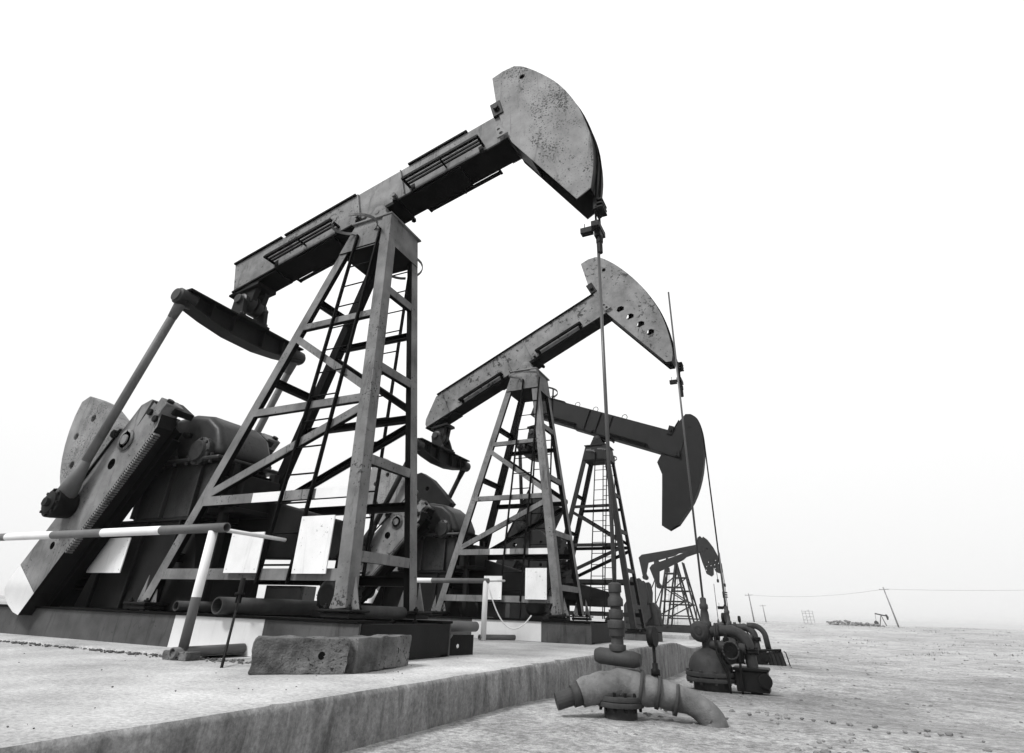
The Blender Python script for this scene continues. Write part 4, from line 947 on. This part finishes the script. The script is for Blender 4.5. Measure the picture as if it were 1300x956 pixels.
def well3():
    o = well2((2.55, 13.3, GZ), 'smaller wellhead with a caged meter box and cables beside the dark pump jack', 2.3)
    b = -GZ
    mb = MB(); pts = [(.5, 0, b + .35)]
    for i in range(9):
        t = math.pi / 2 * i / 8; pts.append((.65 + .3 * math.sin(t), 0, b + .05 + .3 * math.cos(t)))
    pts.append((.98, 0, b - .25)); mb.tube(pts, .075, 14, 0); mb.build('bend_pipe', ['casting'], o)
    mb = MB(); mb.prism([(.9, b - .3), (1.28, b - .24), (1.42, b - .8), (1.0, b - .95)], -.15, .15, 0); mb.build('meter_box', ['casting'], o, .02)
    mb = MB()
    for k in range(6):
        x = .86 + k * .1; mb.tube([(x, -.17, b - .25), (x + .04, -.2, b - .28), (x + .1, -.2, b - .6), (x + .16, -.18, b - .9)], .016, 6, 0)
    mb.tube([(.85, -.17, b - .25), (1.3, -.17, b - .22)], .03, 8, 0); mb.tube([(1.0, -.17, b - .93), (1.5, -.17, b - .86), (1.55, -.17, b - 1.1)], .03, 8, 0); mb.build('cable_cage', ['dark'], o)
well3()
def well_far(loc, label, top):
    o = thing('wellhead', label, 'wellhead', loc, 0, 'wellheads along the pad edge'); b = -GZ - .3
    rod_of(o, 0, b + .5, b + top, .025); mb = MB(); mb.lathe((0, 0, 0), (0, 0, 1), [(0, .2), (.2, .2), (.2, .12), (.6, .12), (.6, .09), (.9, .09), (.9, .05), (1.0, .05)], 12, 0); mb.tube([(0, 0, .4), (.7, 0, .4), (.8, 0, .3), (.8, 0, -.1)], .08, 10, 0); mb.build('casing_head', ['casting'], o)
well_far((-.08, 40, GZ + .1), 'distant wellhead under the nearer hooked-tail pump jack', 3.3)
well_far((-1.58, 46.5, GZ + .1), 'distant wellhead under the hidden hooked-tail pump jack', 3.3)

# ------------------------------------------------------------------ far field
def gz(x, y): return ground_z(x, y)
def pole(x, y, h, lean, label, dirx=(1, 0, 0)):
    z = gz(x, y); o = thing('utility_pole', label, 'utility pole', (x, y, z), 0, 'utility poles in the far field')
    mb = MB(); top = Vector((lean, 0, h)); mb.tube([(0, 0, -.3), tuple(top * .5), tuple(top)], [.17, .14, .11], 10, 0); mb.build('shaft', ['wood'], o)
    mb = MB(); mb.bar(top * .93 - Vector((.9, -.2, 0)), top * .93 + Vector((.9, -.2, .1)), .1, .12, (0, 0, 1), 0)
    for k in (-.8, 0, .8): mb.lathe(top * .93 + Vector((k, -.2 * k, .05)), (0, 0, 1), [(0, .06), (.1, .05), (.2, .03)], 8, 0)
    mb.build('crossarm', ['wood'], o); return o, Vector((x, y, z)) + top * .95
p1, t1 = pole(23.2, 150, 8.0, -1.15, 'leaning wooden utility pole beside the tiny far pump jack')
p2, t2 = pole(-5.7, 152, 6.2, -.4, 'upright utility pole standing beyond the wellhead bend pipe')
p3, t3 = pole(-5.4, 200, 4.9, -.3, 'smallest far utility pole near the lattice frame')
def wire(a, b, sag, label):
    mb = MB(); a, b = Vector(a), Vector(b)
    for off in (-.6, .6):
        mb.tube([a.lerp(b, i / 16) + Vector((off * .2, off, -4 * sag * (i / 16) * (1 - i / 16))) - a for i in range(17)], .013, 5, 0)
    o = mb.build('power_line', ['wood']); o.location = a; tag(o, label, 'power line', 'power lines')
wire(t1, t2, .9, 'thin power line between the leaning pole and the upright pole')
wire(t1, (75, 120, 8.6), .9, 'thin power line running from the leaning pole out over the field')
def lattice():
    x, y = 6.6, 200; o = thing('lattice_frame', 'pale lattice steel frame standing on the horizon', 'lattice frame', (x, y, gz(x, y)))
    for k in range(4):
        mb = MB(); xx = -1.4 + k * .95; mb.bar((xx, 0, 0), (xx - .15, 0, 3.6 - .3 * (k % 2)), .12, .12, (0, 1, 0), 0); mb.build('upright', ['wood'], o)
    for z in (.9, 1.8, 2.7, 3.3):
        mb = MB(); mb.bar((-1.45, 0, z), (1.45, 0, z + .1), .08, .08, (0, 0, 1), 0); mb.build('crossbar', ['wood'], o)
    for z in (0, 1.8):
        mb = MB(); mb.bar((-1.4, .1, z + .9), (.5, .1, z + 2), .06, .06, (0, 0, 1), 0); mb.build('diagonal', ['wood'], o)
lattice()
def tiny_pump():
    x, y = 30.6, 250; o = thing('pump_jack', 'tiny pale pump jack on the horizon beside the leaning pole', 'pump jack', (x, y, gz(x, y)), 0, 'pump jacks standing in a row on the pad')
    mb = MB(); mb.bar((-1.8, 0, 3.9), (1.6, 0, 3.2), .4, .4, (0, 0, 1), 0); mb.build('walking_beam', ['slate'], o)
    mb = MB(); mb.prism([(1.4, 3.8), (1.9, 3.6), (2.2, 2.9), (2.1, 2.1), (1.6, 1.9), (1.5, 2.6)], -.2, .2, 0); mb.build('head', ['slate'], o)
    for sx in (-1, 1):
        for sy in (-1, 1): mb = MB(); mb.bar((sx * 1.0, sy * .7, 0), (0, sy * .15, 3.5), .16, .16, (1, 0, 0), 0); mb.build('leg', ['slate'], o)
    mb = MB(); mb.prism([(-2.6, 0), (-1.2, 0), (-1.3, 1.2), (-2.0, 1.7), (-2.6, 1.2)], -.4, .4, 0); mb.build('gearbox', ['slate'], o)
    mb = MB(); mb.bar((-1.9, 0, 1.4), (-1.7, 0, 3.8), .1, .1, (1, 0, 0), 0); mb.build('pitman', ['slate'], o)
tiny_pump()
# rubble mound, scrub and stones: nobody could count them
def rock(mb, c, r, seed, mat=0):
    vs = []; fs = []; n, k = 6, 4
    for i in range(k):
        ph = math.pi * (i + .5) / k
        for j in range(n):
            th_ = 2 * math.pi * j / n; d = Vector((math.sin(ph) * math.cos(th_), math.sin(ph) * math.sin(th_), math.cos(ph) * .6))
            vs.append(Vector(c) + d * r * (1 + .4 * mnoise.noise(d * 2 + Vector((seed, 0, 0)))))
    for i in range(k - 1):
        for j in range(n): fs.append((i * n + j, i * n + (j + 1) % n, (i + 1) * n + (j + 1) % n, (i + 1) * n + j))
    fs += [tuple(range(n)), tuple(range((k - 1) * n, k * n))[::-1]]
    mb.add(vs, fs, mat)
mb = MB()
for i in range(240):
    t = random.random(); x = 10.2 + 9.5 * t + random.gauss(0, .4); y = 148 + random.gauss(0, 2.2); rock(mb, (x, y, gz(x, y) + random.random() ** 2 * 1.1 * (1 - abs(t - .35))), random.uniform(.12, .42), i)
tag(mb.build('rubble_mound', ['stone'], fix=False), 'low mound of grey rubble along the horizon near the leaning pole', 'rubble', kind='stuff')
mb = MB(); rr = random.Random(3)
for i in range(3600):
    a = rr.uniform(-.35, 1.0); d = 5 + 120 * rr.random() ** 2.0; x = 4.5 + d * math.sin(a); y = -5.5 + d * math.cos(a)
    if x < 2.6 and y < 52: continue
    rock(mb, (x, y, gz(x, y)), rr.uniform(.006, .026) * (1 + d / 60), i)
tag(mb.build('field_stones', ['stone'], fix=False), 'scattered small stones on the pale sandy field', 'stones', kind='stuff')
mb = MB()
for i in range(650):
    a = rr.uniform(.0, 1.05); d = 22 + 230 * rr.random() ** 1.2; x = 4.5 + d * math.sin(a); y = -5.5 + d * math.cos(a)
    if x < 3.5 and y < 55: continue
    s_ = rr.uniform(.12, .4) * (.6 + d / 150)
    for k in range(22):
        t = rr.uniform(0, 6.28); l = rr.uniform(.3, 1) * s_; bx_, by_ = x + rr.gauss(0, s_ * 1.1), y + rr.gauss(0, s_ * .6); z = gz(bx_, by_) - .02
        tx, ty = bx_ + math.cos(t) * l * .5, by_ + math.sin(t) * l * .5; w = l * .09
        mb.add([(bx_ - w * math.sin(t), by_ + w * math.cos(t), z), (bx_ + w * math.sin(t), by_ - w * math.cos(t), z), (tx, ty, z + l * .4)], [(0, 1, 2)])
tag(mb.build('scrub', ['scrub'], fix=False), 'low dry scrub tufts over the pale field', 'scrub', kind='stuff')
mb = MB()
for i in range(500):
    x = rr.uniform(-9, 1.75); y = rr.choice([-1.12, rr.uniform(-4, 0), rr.uniform(-4, 9)]) + rr.gauss(0, .05)
    if y > -.85 and x < .8 : continue
    rock(mb, (x, y, .005), rr.uniform(.002, .008), i)
for i in range(900):
    x = rr.uniform(-9, 0); y = -1.39 + .01 * x + rr.gauss(0, .05) + mnoise.fractal(Vector((x * 1.3, 0, 9)), 1., 2., 4) * .09
    rock(mb, (x, y, .006), rr.uniform(.004, .017) * (1.3 if x > -2 else 1), i)
tag(mb.build('pad_grit', ['block'], fix=False), 'fine grit and crumbs on the pale concrete pad', 'grit', kind='stuff')

# ------------------------------------------------------------------ haze
m = bpy.data.materials.new('pale_haze'); m.use_nodes = True; nt = m.node_tree; nt.nodes.clear()
mo = nt.nodes.new('ShaderNodeOutputMaterial'); pv = nt.nodes.new('ShaderNodeVolumePrincipled')
pv.inputs['Color'].default_value = g3(.92); pv.inputs['Density'].default_value = .00045; pv.inputs['Anisotropy'].default_value = .2
nt.links.new(pv.outputs[0], mo.inputs['Volume']); M['haze'] = m
mb = MB(); mb.box2((-3400, -3400, -4.5), (3400, 3400, 11.0), 0)
tag(mb.build('haze', ['haze']), 'pale even haze over the whole field', 'haze', kind='stuff')
